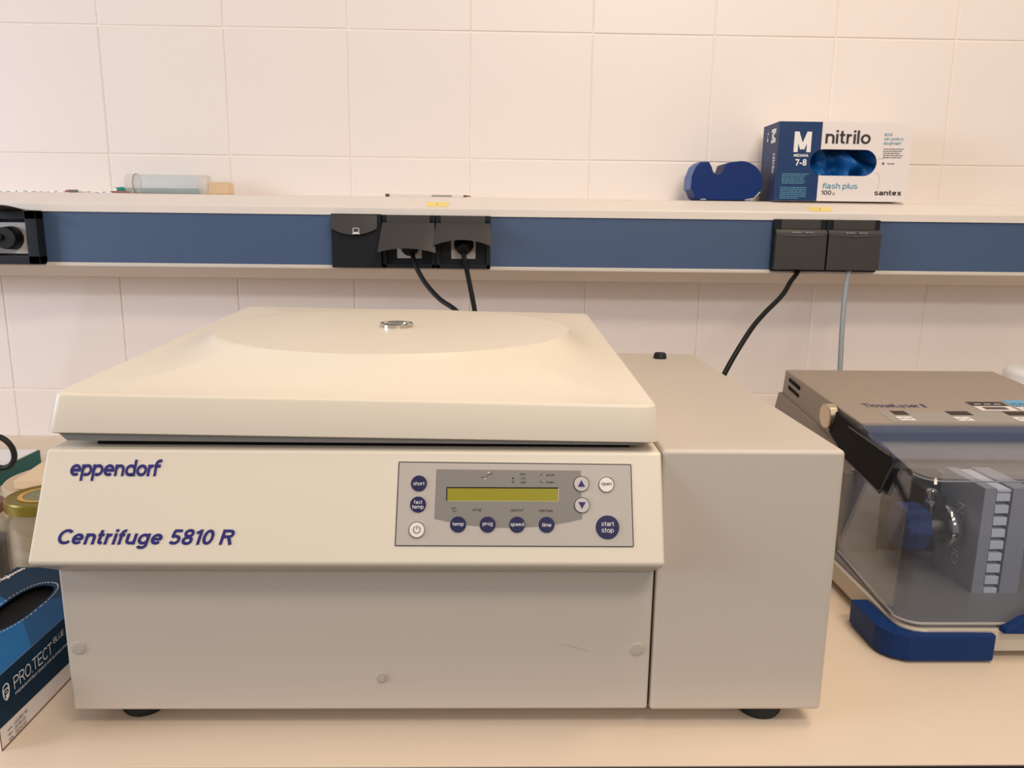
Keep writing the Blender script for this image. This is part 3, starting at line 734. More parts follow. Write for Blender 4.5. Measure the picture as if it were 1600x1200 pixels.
tag(finish('plastic_block', b, M_CREAMPL), 'small cream translucent block right of the clear tube', 'block')
# pen on the rail
pn = thing('pen', 'slim clear pen with dark ink and brown cap lying above the triple sockets', 'pen', (-0.14, -0.08, 0.5255))
b = bmesh.new(); cyl(b, (-0.218, -0.08, 0.5285), X, 0.0024, 0.153, 14); finish('barrel', b, M_FROST, pn)
b = bmesh.new(); cyl(b, (-0.130, -0.08, 0.5285), X, 0.0016, 0.040, 12); lab(finish('ink_refill', b, M_DARKINK, pn), 'dark ink refill')
b = bmesh.new(); cyl(b, (-0.2235, -0.08, 0.5285), X, 0.0030, 0.008, 14, bev=0.0006); finish('end_cap', b, M_BROWN, pn)
b = bmesh.new(); cyl(b, (-0.066, -0.08, 0.5285), X, 0.0026, 0.015, 14, 0.0007); finish('tip', b, M_BROWN, pn)
# paper strip and stub at the left
st = thing('paper_strip', 'white paper strip with grey marks lying on the left end of the rail', 'paper', (-0.88, -0.05, 0.5255))
b = bmesh.new()
for k in range(12):
    x = -1.00+0.019*k; h = 0.0016+0.0022*abs(math.sin(k*1.7))
    hexa(b, [(x, -0.075, 0.5258), (x+0.020, -0.075, 0.5258), (x+0.020, -0.045, 0.5258), (x, -0.045, 0.5258),
             (x, -0.075, 0.5262+h), (x+0.020, -0.075, 0.5262+h*0.7), (x+0.020, -0.045, 0.5262+h*0.7), (x, -0.045, 0.5262+h)])
finish('paper', b, M_WHITEPL, st, 0)
b = bmesh.new(); rnd = random.Random(4)
for k in range(14):
    x = -0.995+0.0158*k; l = rnd.uniform(0.002, 0.007); z = 0.5263+rnd.uniform(0, 0.0015)
    box(b, (x, -0.0762, z), (x+l, -0.0752, z+0.0008))
stuff(finish('marks', b, M_DARKGREY, st, 0))
sb = thing('pencil_stub', 'short brown and grey pencil stub lying on the left part of the rail', 'pencil', (-0.845, -0.088, 0.5255))
b = bmesh.new(); cyl(b, (-0.8480, -0.088, 0.5285), X, 0.0031, 0.0145, 6); finish('shaft', b, M_DARKGREY, sb)
b = bmesh.new(); cyl(b, (-0.8570, -0.088, 0.5285), X, 0.0020, 0.0092, 12, 0.0031); finish('tip', b, M_RED, sb)

# ================================================================= CENTRIFUGE
YF = -1.037
cf = thing('centrifuge', 'large cream benchtop centrifuge with sloped control fascia and broad lid', 'centrifuge', (-0.04, -0.76, 0.0))
b = bmesh.new(); box(b, (-0.389, YF, 0.0205), (0.1462, -0.491, 0.2705), 0.003, 3); finish('body', b, M_GREY, cf)
b = bmesh.new(); box(b, (0.1480, YF, 0.0190), (0.3115, -0.491, 0.2748), 0.0042, 4); lab(finish('compressor_housing', b, M_GREY, cf), 'tall box housing on the right side')
b = bmesh.new(); box(b, (0.1440, YF+0.006, 0.022), (0.1500, -0.50, 0.268)); finish('seam', b, M_GAP, cf)
# fascia
b = bmesh.new()
prof = [(YF+0.06, 0.2722), (YF, 0.2722), (-1.0675, 0.1805), (-1.0645, 0.1765), (YF-0.0005, 0.1605), (YF+0.06, 0.1605)]
def fx(z): k = (0.2722-z)/0.092; return (-0.3868-0.0092*min(k, 1), 0.1472+0.0010*min(k, 1))
t = bmesh.new()
A = [t.verts.new((fx(z)[0], y, z)) for y, z in prof]; B = [t.verts.new((fx(z)[1], y, z)) for y, z in prof]
for v in (A[4], A[5]): v.co.x = -0.389
for v in (B[4], B[5]): v.co.x = 0.1462
n = len(prof); t.faces.new(A); t.faces.new(B[::-1])
for i in range(n): t.faces.new((A[i], B[i], B[(i+1) % n], A[(i+1) % n]))
es = [e for e in t.edges if not all(abs(v.co.y-(YF+0.06)) < 1e-6 for v in e.verts)]
bmesh.ops.bevel(t, geom=es, offset=0.0062, segments=5, profile=0.5, affect='EDGES', clamp_overlap=True)
join(b, t); fascia = finish('fascia', b, M_CREAM, cf, 50)
# lid
LC = Vector((-0.118, -0.765)); LR = 0.206; LZ = 0.3472
def rrect(x0, y0, x1, y1, r, e=14, c=5):
    P = []
    cs = [(x1-r, y0+r, -90), (x1-r, y1-r, 0), (x0+r, y1-r, 90), (x0+r, y0+r, 180)]
    ends = []
    for cx, cy, a0 in cs:
        arc = [(cx+r*math.cos(math.radians(a0+90*k/c)), cy+r*math.sin(math.radians(a0+90*k/c))) for k in range(c+1)]
        if P:
            p = P[-1]; q = arc[0]
            P += [(p[0]+(q[0]-p[0])*k/e, p[1]+(q[1]-p[1])*k/e) for k in range(1, e)]
        P += arc
    p = P[-1]; q = P[0]; P += [(p[0]+(q[0]-p[0])*k/e, p[1]+(q[1]-p[1])*k/e) for k in range(1, e)]
    return P
def lidz(x, y):
    s = (x+0.377)/(0.518); t_ = (y+1.037)/0.537
    zf = 0.3215+(0.3145-0.3215)*s; zr = 0.3440+(0.3375-0.3440)*s
    return zf+(zr-zf)*t_
b = bmesh.new(); E_ = 36
RA = rrect(-0.3872, -1.0390, 0.1455, -0.498, 0.010, E_); RB = rrect(-0.3782, -1.0376, 0.1420, -0.5005, 0.009, E_)
RC = rrect(-0.3774, -1.0368, 0.1412, -0.5013, 0.0085, E_); RD = rrect(-0.3760, -1.0354, 0.1398, -0.5027, 0.0075, E_)
R0 = rrect(-0.3845, -1.0360, 0.1430, -0.5000, 0.008, E_)
rings = []
def lidb(x): return 0.2872-0.0060*(x+0.387)/0.532
rings.append([b.verts.new((p[0], p[1], lidb(p[0])-0.0006)) for p in R0])
rings.append([b.verts.new((p[0], p[1], lidb(p[0])+0.0010)) for p in RA])
rings.append([b.verts.new((p[0], p[1], lidz(*p)-0.0025)) for p in RB])
rings.append([b.verts.new((p[0], p[1], lidz(*p)-0.0008)) for p in RC])
rings.append([b.verts.new((p[0], p[1], lidz(*p))) for p in RD])
NS = 20
for k in range(1, NS+1):
    s = k/NS; ring = []
    for p in RD:
        d = Vector(p)-LC; q = LC + d.normalized()*LR; x, y = p[0]+(q.x-p[0])*s, p[1]+(q.y-p[1])*s
        zb_ = lidz(*p); g = s**2.8
        ring.append(b.verts.new((x, y, zb_+(LZ-zb_)*g)))
    rings.append(ring)
for s in (0.985, 0.9, 0.6, 0.3, 0.12):
    ring = []
    for p in RD:
        q = LC + (Vector(p)-LC).normalized()*LR*s; ring.append(b.verts.new((q.x, q.y, LZ+0.0004*(1-s))))
    rings.append(ring)
for a, c in zip(rings[:-1], rings[1:]):
    m_ = len(a)
    for i in range(m_): b.faces.new((a[i], a[(i+1) % m_], c[(i+1) % m_], c[i]))
b.faces.new(rings[-1]); b.faces.new(rings[0][::-1])
lid = finish('lid', b, M_CREAM, cf, 30, wn=False)
b = bmesh.new(); hexa(b, [(-0.372, -1.0315, 0.2785), (0.130, -1.0315, 0.2772), (0.130, -0.505, 0.2772), (-0.372, -0.505, 0.2785), (-0.380, -1.0335, 0.2880), (0.137, -1.0335, 0.2815), (0.137, -0.505, 0.2815), (-0.380, -0.505, 0.2880)], 0.001); lab(finish('gasket_plate', b, mat('mid_grey_plate', (150, 148, 144), 0.45), cf), 'grey plate under the lid')
b = bmesh.new(); box(b, (-0.352, -1.019, 0.2702), (0.122, -0.52, 0.2795)); finish('gap_shade', b, M_GAP, cf)  # black block painting the shade in the gap under the lid
for x in (-0.33, 0.09):
    b = bmesh.new(); box(b, (x-0.03, -0.52, 0.255), (x+0.03, -0.4915, 0.300), 0.003); finish('hinge', b, M_GREY, cf)
# viewing port
b = bmesh.new(); lathe(b, (LC.x, LC.y, LZ+0.0003), Z, [(0.0150, 0), (0.0198, 0), (0.0198, 0.0035), (0.0185, 0.0050), (0.0165, 0.0050), (0.0150, 0.0035)], 40, close=True)
vp = finish('viewing_port', b, M_CHROME, cf)
b = bmesh.new(); lathe(b, (LC.x, LC.y, LZ+0.0005), Z, [(0, 0), (0.0152, 0), (0.0152, 0.0026), (0, 0.0030)], 32); finish('port_glass', b, mat('port_glass_mat', (190, 180, 165), 0.06, coat=0.5), vp)
# feet
for x, y in ((-0.3405, -0.998), (0.2637, -1.004), (-0.3405, -0.54), (0.2637, -0.54)):
    b = bmesh.new(); lathe(b, (x, y, 0.0), Z, [(0, 0), (0.019, 0), (0.0215, 0.004), (0.0205, 0.014), (0.016, 0.0205), (0, 0.0205)], 32); finish('foot', b, M_BLACK, cf)
# top knob on the housing (rubber bumper)
b = bmesh.new(); lathe(b, (0.2497, -0.5400, 0.2748), Z, [(0, 0), (0.0100, 0), (0.0095, 0.0045), (0.0078, 0.0085), (0, 0.0088)], 28); lab(finish('rubber_bumper', b, M_BLACK, cf), 'small black rubber bumper')
# screw plugs
for x, z, r, m_ in ((-0.3778, 0.0844, 0.0066, M_PLUG), (0.1336, 0.0829, 0.0066, M_PLUG), (-0.1026, 0.0544, 0.0056, M_PLUG)):
    b = bmesh.new(); lathe(b, (x, YF+0.001, z), nY, [(0, 0), (r, 0), (r, 0.0015), (r-0.0008, 0.0021), (r*0.5, 0.0021), (0, 0.0021)], 28)
    if r < 0.006: lathe(b, (x, YF+0.0005, z), nY, [(0, 0.0022), (0.0028, 0.0022), (0.0028, 0.003), (0, 0.003)], 16)
    finish('screw_cap', b, m_, cf)
# fine scratches on the front and top
def scratch(bm, P, wd=0.0003, n=nY, u=Z):
    for a, c in zip(P[:-1], P[1:]):
        a = Vector(a); c = Vector(c)
        plate(bm, [a-u*wd+n*0.0002, c-u*wd+n*0.0002, c+u*wd+n*0.0002, a+u*wd+n*0.0002])
b = bmesh.new(); scratch(b, [(0.0600, YF, 0.0880), (0.0700, YF, 0.0865), (0.0800, YF, 0.0838), (0.0880, YF, 0.0808)])
finish('scratch', b, M_PLUG, cf, 0)

# fascia frame of reference
UF = Vector((0, 0.03, 0.0917)).normalized(); NF = Vector((0, -0.0917, 0.03)).normalized()
def FP(x, z): return Vector((x, YF - 0.0305*(0.2722-z)/0.0917, z))
KS = 1/UF.z
# maker's name in rounded strokes
def strokes(word, wd=0.265, shear=0.14):
    V, F = [], []
    def strip(P):
        base = len(V); n = len(P)
        for i, p in enumerate(P):
            a = P[max(i-1, 0)]; c = P[min(i+1, n-1)]; dx, dy = c[0]-a[0], c[1]-a[1]; l = math.hypot(dx, dy)
            nx_, ny_ = -dy/l*wd/2, dx/l*wd/2
            V.append((p[0]+nx_, p[1]+ny_, base % 7)); V.append((p[0]-nx_, p[1]-ny_, base % 7))
        for i in range(n-1): F.append((base+2*i, base+2*i+1, base+2*i+3, base+2*i+2))
    def arc(cx, cy, r, a0, a1, N=18, ry=None):
        ry = ry or r
        return [(cx+r*math.cos(math.radians(a0+(a1-a0)*k/N)), cy+ry*math.sin(math.radians(a0+(a1-a0)*k/N))) for k in range(N+1)]
    x = 0.0; r = 0.385
    for ch in word:
        if ch == 'e': strip(arc(x+0.5, 0.5, r, 2, 312)); strip([(x+0.2, 0.5), (x+1.0, 0.5)]); x += 1.05
        elif ch == 'p': strip(arc(x+0.5, 0.5, r, -125, 180)); strip([(x+0.115, 1.0), (x+0.115, -0.42)]); x += 1.04
        elif ch == 'n': strip([(x+0.115, 0), (x+0.115, 1.0)]); strip(arc(x+0.45, 0.55, 0.335, 180, 0)+[(x+0.785, 0.0)]); x += 0.97
        elif ch == 'd': strip(arc(x+0.5, 0.5, r, 0, 305)); strip([(x+0.885, 0.0), (x+0.885, 1.42)]); strip([(x+0.5, 0.115), (x+0.88, 0.115)]); x += 1.06
        elif ch == 'o': strip(arc(x+0.5, 0.5, r, 0, 360)); x += 1.05
        elif ch == 'r': strip([(x+0.115, 0), (x+0.115, 1.0)]); strip(arc(x+0.45, 0.55, 0.335, 180, 80)); x += 0.56
        elif ch == 'f': strip([(x+0.18, 0), (x+0.18, 1.0)]+arc(x+0.5, 1.0, 0.32, 180, 90, 8)+[(x+0.68, 1.32)]); strip([(x+0.0, 0.88), (x+0.62, 0.88)]); x += 0.7
    V = [(p[0]+p[1]*shear, p[1], p[2]) for p in V]
    return V, F
lab(word(fascia, M_NAVYINK, '', FP(-0.3652, 0.2468), X, UF, NF, width=0.0785, height=0.0178*KS, VF=strokes('eppendorf'), off=0.0005), 'navy maker name')
lab(word(fascia, M_NAVYINK, 'Centrifuge 5810 R', FP(-0.3712, 0.1922), X, UF, NF, width=0.1495, height=0.0162*KS, bold=0.020, shear=0.26, off=0.0005), 'navy model name')

# control panel: a part of the machine, its keys and display are sub-parts
cp = bmesh.new()
def FQ(bm, pts, off, mi=0): f = bm.faces.new([bm.verts.new(FP(x, z)+NF*off) for x, z in pts]); f.material_index = mi
PC = [(-0.0845, 0.1955), (0.1210, 0.1952), (0.1198, 0.2622), (-0.0828, 0.2634)]
vt = [FP(x, z) for x, z in PC]
hexa(cp, [v-NF*0.001 for v in vt]+[v+NF*0.0006 for v in vt], 0.0003)
# dark outline round the plate
for (a, c) in zip(PC, PC[1:]+PC[:1]):
    a3, c3 = FP(*a), FP(*c); d = (c3-a3).normalized(); s = NF.cross(d)*0.0004
    f = cp.faces.new([cp.verts.new(v+NF*0.0007) for v in (a3-s, c3-s, c3+s, a3+s)]); f.material_index = 1
IN = [(-0.0502, 0.2575), (-0.0514, 0.2172)]
for k in range(13):
    s = k/12; x = -0.0514+(0.0766+0.0514)*s; IN.append((x, 0.2172-0.0072*4*s*(1-s)))
IN += [(0.0766, 0.2175), (0.0757, 0.2570)]
FQ(cp, IN[:2]+IN[3:-3]+IN[-2:], 0.0008, 2)
panel = finish('control_panel', cp, [M_PANEL, M_DARKINK, M_PANELD], cf, 0)
# display
b = bmesh.new()
x0, x1, z0, z1 = -0.0405, 0.0558, 0.2318, 0.2422
FQ(b, [(x0, z0), (x1, z0), (x1, z1), (x0, z1)], 0.0009, 0)
for P in ([(x0, z1), (x1, z1), (x1+0.0008, z1+0.0009), (x0-0.0008, z1+0.0009)], [(x0-0.0008, z0), (x0, z0), (x0, z1), (x0-0.0008, z1+0.0009)]): FQ(b, P, 0.0011, 1)
for P in ([(x1, z0), (x1+0.0006, z0), (x1+0.0008, z1+0.0009), (x1, z1)], [(x0, z0-0.0005), (x1, z0-0.0005), (x1, z0), (x0, z0)]): FQ(b, P, 0.0011, 2)
lab(finish('display', b, [M_LCD, M_GAP, M_PANEL], panel, 0), 'olive yellow display')
def key(name, x, z, r, kind, texts=(), label=None):
    b = bmesh.new(); c = FP(x, z)
    cyl(b, c, NF, r, 0.0017, 32, bev=0.0004, mi=0)
    def tx(s, dz, wd=None, ht=None): lettering(b, s, c+UF*dz, X, UF, NF, width=wd, height=ht, off=0.0020, align='C', mi=1, bold=0.0)
    for s, dz, wd in texts: tx(s, dz, wd)
    if kind in ('white', 'pale'): ring2(b, c, X, UF, NF, (0, 0), r*0.94, r*1.02, 0.0019, 1)
    if kind == 'pale':
        g = 1 if name == 'up' else -1
        quad2(b, c, X, UF, NF, [(-0.0032, -0.0026*g), (0.0032, -0.0026*g), (0, 0.0032*g)], 0.0020, 2)
    if name == 'power':
        ring2(b, c, X, UF, NF, (0, 0), 0.0026, 0.0032, 0.0020, 1, 24, math.radians(115), math.radians(425))
        quad2(b, c, X, UF, NF, [(-0.0003, 0.0002), (0.0003, 0.0002), (0.0003, 0.0036), (-0.0003, 0.0036)], 0.0020, 1)
    m0 = {'navy': M_BTN, 'white': M_BTNW, 'pale': M_BTNG}[kind]; m1 = M_WHITEINK if kind == 'navy' else M_DARKINK
    o = finish('button', b, [m0, m1, M_NAVYINK], panel, 30)
    o['label'] = label
r_ = 0.0069
key('short', -0.0651, 0.2459, r_, 'navy', [('short', 0, 0.0096)], 'navy button marked short')
key('fast', -0.0655, 0.2287, r_, 'navy', [('fast', 0.0022, 0.0072), ('temp', -0.0024, 0.0100)], 'navy button marked fast temp')
key('power', -0.0662, 0.2084, r_, 'white', (), 'white button with a power symbol')
for nm, x in (('temp', -0.0307), ('prog', -0.0052), ('speed', 0.0203), ('time', 0.0458)):
    key(nm, x, 0.2127, r_, 'navy', [(nm, 0, {'temp': 0.0096, 'prog': 0.0086, 'speed': 0.0116, 'time': 0.0080}[nm])], 'navy button marked ' + nm)
key('up', 0.0761, 0.2462, r_*0.97, 'pale', (), 'pale button with an upward triangle')
key('down', 0.0766, 0.2288, r_*0.97, 'pale', (), 'pale button with a downward triangle')
key('open', 0.0980, 0.2457, r_*0.97, 'white', [('open', 0, 0.0092)], 'white button marked open')
key('start', 0.0987, 0.2108, 0.0102, 'navy', [('start', 0.0030, 0.0108), ('stop', -0.0030, 0.0106)], 'large navy button marked start stop')
def pt(s, x, z, wd): word(panel, M_DARKINK, s, FP(x, z), X, UF, NF, width=wd, off=0.0011, align='C')
pt('°C', -0.0345, 0.2246, 0.0044); pt('prog', -0.0145, 0.2243, 0.0068); pt('rpm/rcf', 0.0200, 0.2243, 0.0110); pt('min/sec', 0.0455, 0.2243, 0.0122)
pt('rpm', 0.0250, 0.2535, 0.0048); pt('rcf', 0.0255, 0.2505, 0.0036); pt('rad', 0.0252, 0.2474, 0.0044)
pt('accel', 0.0490, 0.2535, 0.0070); pt('brake', 0.0490, 0.2475, 0.0072)
b = bmesh.new()
c = FP(0.0165, 0.2505); quad2(b, c, X, UF, NF, [(-0.0010, 0), (0, -0.0010), (0.0010, 0), (0, 0.0010)], 0.0011)
ring2(b, FP(0.0165, 0.2474), X, UF, NF, (0, 0), 0.0007, 0.0011, 0.0011, 0, 16)
c = FP(-0.0061, 0.2525); wl = 0.00025
for A, C in (((-0.0050, -0.0016), (-0.0018, -0.0014)), ((-0.0018, -0.0014), (0.0018, 0.0012)), ((0.0018, 0.0012), (0.0048, 0.0016))):
    quad2(b, c, X, UF, NF, [(A[0], A[1]-wl), (C[0], C[1]-wl), (C[0], C[1]+wl), (A[0], A[1]+wl)], 0.0011)
quad2(b, c, X, UF, NF, [(-0.0026, -0.0030), (-0.0008, -0.0030), (-0.0017, -0.0016)], 0.0012, 1); quad2(b, c, X, UF, NF, [(0.0003, 0.0032), (0.0021, 0.0032), (0.0012, 0.0018)], 0.0012, 1)
for cx, cz, g in ((0.0412, 0.2535, 1), (0.0412, 0.2475, -1)):
    c = FP(cx, cz); quad2(b, c, X, UF, NF, [(-0.0014, -0.0010*g-wl), (0.0012, 0.0010*g-wl), (0.0012, 0.0010*g+wl), (-0.0014, -0.0010*g+wl)], 0.0011)
stuff(finish('symbols', b, [M_DARKINK, M_WHITEINK], panel, 0))

# ================================================================= SAMPLE MILL (right)
ml_ = thing('sample_mill', 'grey bead mill with smoked clear hood and blue corner bumpers', 'laboratory mill', (0.687, -0.65, 0.0))
CX = 0.687
def mx(x): return 2*CX-x
# base plate (rounded front corners)
def plan(x0, x1, y0, y1, r, N=8):
    P = [(x0, y1)]
    for k in range(N+1): a = PI+PI/2*k/N; P.append((x0+r+r*math.cos(a), y0+r+r*math.sin(a)))
    for k in range(N+1): a = -PI/2+PI/2*k/N; P.append((x1-r+r*math.cos(a), y0+r+r*math.sin(a)))
    P.append((x1, y1)); return P
b = bmesh.new(); prism(b, plan(0.452, mx(0.452), -0.916, -0.36, 0.028), 'z', 0.010, 0.0345, 0.002); finish('base', b, M_LYBASE, ml_)
b = bmesh.new(); prism(b, plan(0.457, mx(0.457), -0.909, -0.66, 0.024), 'z', 0.0340, 0.0375, 0.0008); finish('chamber_floor', b, M_LYIN, ml_)
for x, y in ((0.50, -0.86), (mx(0.50), -0.86), (0.50, -0.42), (mx(0.50), -0.42)):
    b = bmesh.new(); cyl(b, (x, y, 0), Z, 0.014, 0.0105, 24); finish('foot', b, M_BLACK, ml_)
# bumpers: L shaped blue corners
def bumper(flip):
    P = [(0.4300, -0.838), (0.4300, -0.897), (0.4335, -0.909), (0.4420, -0.9185), (0.4560, -0.9255), (0.5500, -0.9255), (0.5530, -0.9225), (0.5530, -0.9155), (0.4650, -0.9155), (0.4530, -0.9050), (0.4505, -0.8920), (0.4505, -0.838)]
    if flip: P = [(mx(x), y) for x, y in P][::-1]
    t = bmesh.new(); prism(t, P, 'z', 0.003, 0.0325, 0.0015); return t
finish('bumper', bumper(False), M_LYBLUE, ml_, 35); finish('bumper', bumper(True), M_LYBLUE, ml_, 35)
# lower housing (behind the chamber) and top cover
def hz(y): return 0.2305+(y+0.38)*0.078
LB = [(0.468, -0.708, 0.034), (mx(0.468), -0.708, 0.034), (mx(0.468), -0.372, 0.034), (0.468, -0.372, 0.034)]
LT = [(0.4975, -0.684, 0.156), (mx(0.4975), -0.684, 0.156), (mx(0.4975), -0.374, 0.190), (0.4975, -0.374, 0.190)]
b = bmesh.new(); hexa(b, LB+LT, 0.002); lab(finish('lower_housing', b, M_LYSIDE, ml_), 'grey brown lower housing')
b = bmesh.new(); hexa(b, [(0.5015, -0.6785, 0.152), (mx(0.5015), -0.6785, 0.152), (mx(0.5015), -0.3790, 0.186), (0.5015, -0.3790, 0.186),
                          (0.5045, -0.6740, hz(-0.674)), (mx(0.5045), -0.6740, hz(-0.674)), (mx(0.5045), -0.380, hz(-0.38)), (0.5045, -0.380, hz(-0.38))], 0.0025, 3)
cover = finish('top_cover', b, M_LYTOP, ml_)
# ventilation slots
for (ya, za), (yb, zb) in (((-0.405, 0.2175), (-0.452, 0.2115)), ((-0.405, 0.2045), (-0.452, 0.1985))):
    b = bmesh.new()
    hexa(b, [(0.5020, yb, zb-0.0028), (0.506, yb, zb-0.0028), (0.506, ya, za-0.0028), (0.5020, ya, za-0.0028), (0.5020, yb, zb+0.0028), (0.506, yb, zb+0.0028), (0.506, ya, za+0.0028), (0.5020, ya, za+0.0028)])
    finish('vent_slot', b, M_GAP, cover)
# bead strip below the front edge of the cover (slate band)
b = bmesh.new(); hexa(b, [(0.500, -0.700, 0.166), (mx(0.500), -0.700, 0.166), (mx(0.500), -0.682, 0.166), (0.500, -0.682, 0.166),
                          (0.503, -0.694, 0.2020), (mx(0.503), -0.694, 0.2020), (mx(0.503), -0.676, 0.2045), (0.503, -0.676, 0.2045)], 0.001)
# black opening in the chamber's back wall
b2 = bmesh.new(); box(b2, (0.520, -0.7095, 0.040), (0.600, -0.690, 0.150)); lab(finish('drive_opening', b2, M_GAP, ml_), 'black opening for the drive arm')
lab(finish('front_strip', b, mat('slate_strip', (96, 106, 126), 0.4), ml_), 'grey strip under the cover edge')
b = bmesh.new(); box(b, (0.470, -0.7125, 0.037), (0.5195, -0.700, 0.150)); box(b, (0.6005, -0.7125, 0.037), (0.774, -0.700, 0.150)); box(b, (0.8545, -0.7125, 0.037), (0.904, -0.700, 0.150)); finish('chamber_wall', b, M_LYIN, ml_)
# decals on the cover
NT = Vector((0, -0.078, 1)).normalized(); UT = Vector((0, 1, 0.078)).normalized()
def TP(x, y): return Vector((x, y, hz(y)))
b = bmesh.new()
def tq(x0, x1, y0, y1, off, mi): f = b.faces.new([b.verts.new(TP(x, y)+NT*off) for x, y in ((x0, y0), (x1, y0), (x1, y1), (x0, y1))]); f.material_index = mi
tq(0.5520, mx(0.5520), -0.6645, -0.6135, 0.0003, 0)
for x in (0.5700, 0.6510, 0.7380, mx(0.5905)): pass
for x0, x1 in ((0.5700, 0.5910), (0.6505, 0.6835), (0.7350, 0.7680)): tq(x0, x1, -0.6320, -0.6140, 0.0006, 1)
for x in (0.5655, 0.5770, 0.6480, 0.6600, 0.7330, 0.7450): tq(x, x+0.0108, -0.6575, -0.6400, 0.0006, 2)
for x, y, wd in ((0.5675, -0.6490, 0.007), (0.5795, -0.6490, 0.006), (0.6505, -0.6490, 0.005), (0.6630, -0.6490, 0.005), (0.7360, -0.6490, 0.005), (0.7475, -0.6490, 0.005)): tq(x, x+wd, y-0.001, y+0.001, 0.0008, 1)
kp = finish('keypad', b, [M_LYPANEL, mat('dark_window', (52, 36, 28), 0.4), M_WHITEINK], cover, 0)
b = bmesh.new(); lettering(b, 'TissueLyser II', TP(0.5445, -0.6010), X, UT, NT, width=0.0920, height=0.0220, off=0.0006, bold=0.012)
finish('lettering', b, mat('slate_ink', (84, 80, 110), 0.5), cover, 0)
b = bmesh.new(); tq(0.7090, 0.7640, -0.5870, -0.5660, 0.0004, 0); tq(0.7090, 0.7640, -0.6100, -0.5870, 0.0004, 1)
for k in range(16):
    x = 0.7185+0.0022*k; tq(x, x+0.0013, -0.6050, -0.5920, 0.0007, 0)
for k in range(3): tq(0.716+0.015*k, 0.726+0.015*k, -0.5800, -0.5770, 0.0007, 1)
lab(finish('barcode_label', b, [mat('dark_window', (52, 36, 28)), M_WHITECARD], cover, 0), 'black and white barcode label')
b = bmesh.new(); tq(0.7700, 0.8180, -0.5900, -0.5560, 0.0004, 0); tq(0.7700, 0.8180, -0.6100, -0.5900, 0.0004, 1)
for k in range(4): tq(0.774+0.011*k, 0.782+0.011*k, -0.5780, -0.5740, 0.0007, 2); tq(0.774+0.011*k, 0.782+0.011*k, -0.5880, -0.5850, 0.0007, 3)
for k in range(3): tq(0.778+0.012*k, 0.786+0.012*k, -0.6050, -0.5960, 0.0007, 4)
lab(finish('service_label', b, [mat('sky_blue_print', (110, 170, 205)), M_WHITECARD, mat('blue_print', (50, 90, 140)), M_DARKINK, mat('pink_red_print', (200, 80, 100))], cover, 0), 'pale blue and white service label')
# hinge knob and arm on the left, mirrored on the right
for s in (0, 1):
    f = (lambda x: x) if s == 0 else mx
    b = bmesh.new(); t = bmesh.new()
    P = [(-0.573, 0.2105), (-0.790, 0.1975), (-0.806, 0.1935), (-0.790, 0.1540), (-0.664, 0.1610), (-0.596, 0.1760)]
    prism(t, P, 'x', 0, 0.004, 0.0008)
    for v in t.verts:
        x = 0.469+0.0823*(v.co.y+0.712)+0.1603*(v.co.z-0.038) - 0.0075 + v.co.x
        v.co.x = f(x)
    join(b, t); arm = finish('hinge_arm', b, M_GAP, ml_, 30); lab(arm, 'black hinge arm')
    b = bmesh.new(); fr = [(-0.660, 0.2005), (-0.795, 0.1995), (-0.8095, 0.1955), (-0.7935, 0.1515), (-0.664, 0.1585)]
    pts = []
    for y, z in fr:
        pts.append(Vector((f(0.469+0.0823*(y+0.712)+0.1603*(z-0.038)-0.0065), y, z)))
    tube(b, pts, 0.0018, 8); finish('arm_frame', b, mat('dark_chrome', (80, 82, 88), 0.25, metal=0.8), arm)
    b = bmesh.new(); lathe(b, (f(0.5005), -0.587, 0.1985), -X if s == 0 else X, [(0, 0), (0.0190, 0), (0.0190, 0.0105), (0.0175, 0.0120), (0, 0.0120)], 36); finish('hinge_knob', b, mat('brushed_nickel', (205, 190, 165), 0.28, metal=0.9), ml_)
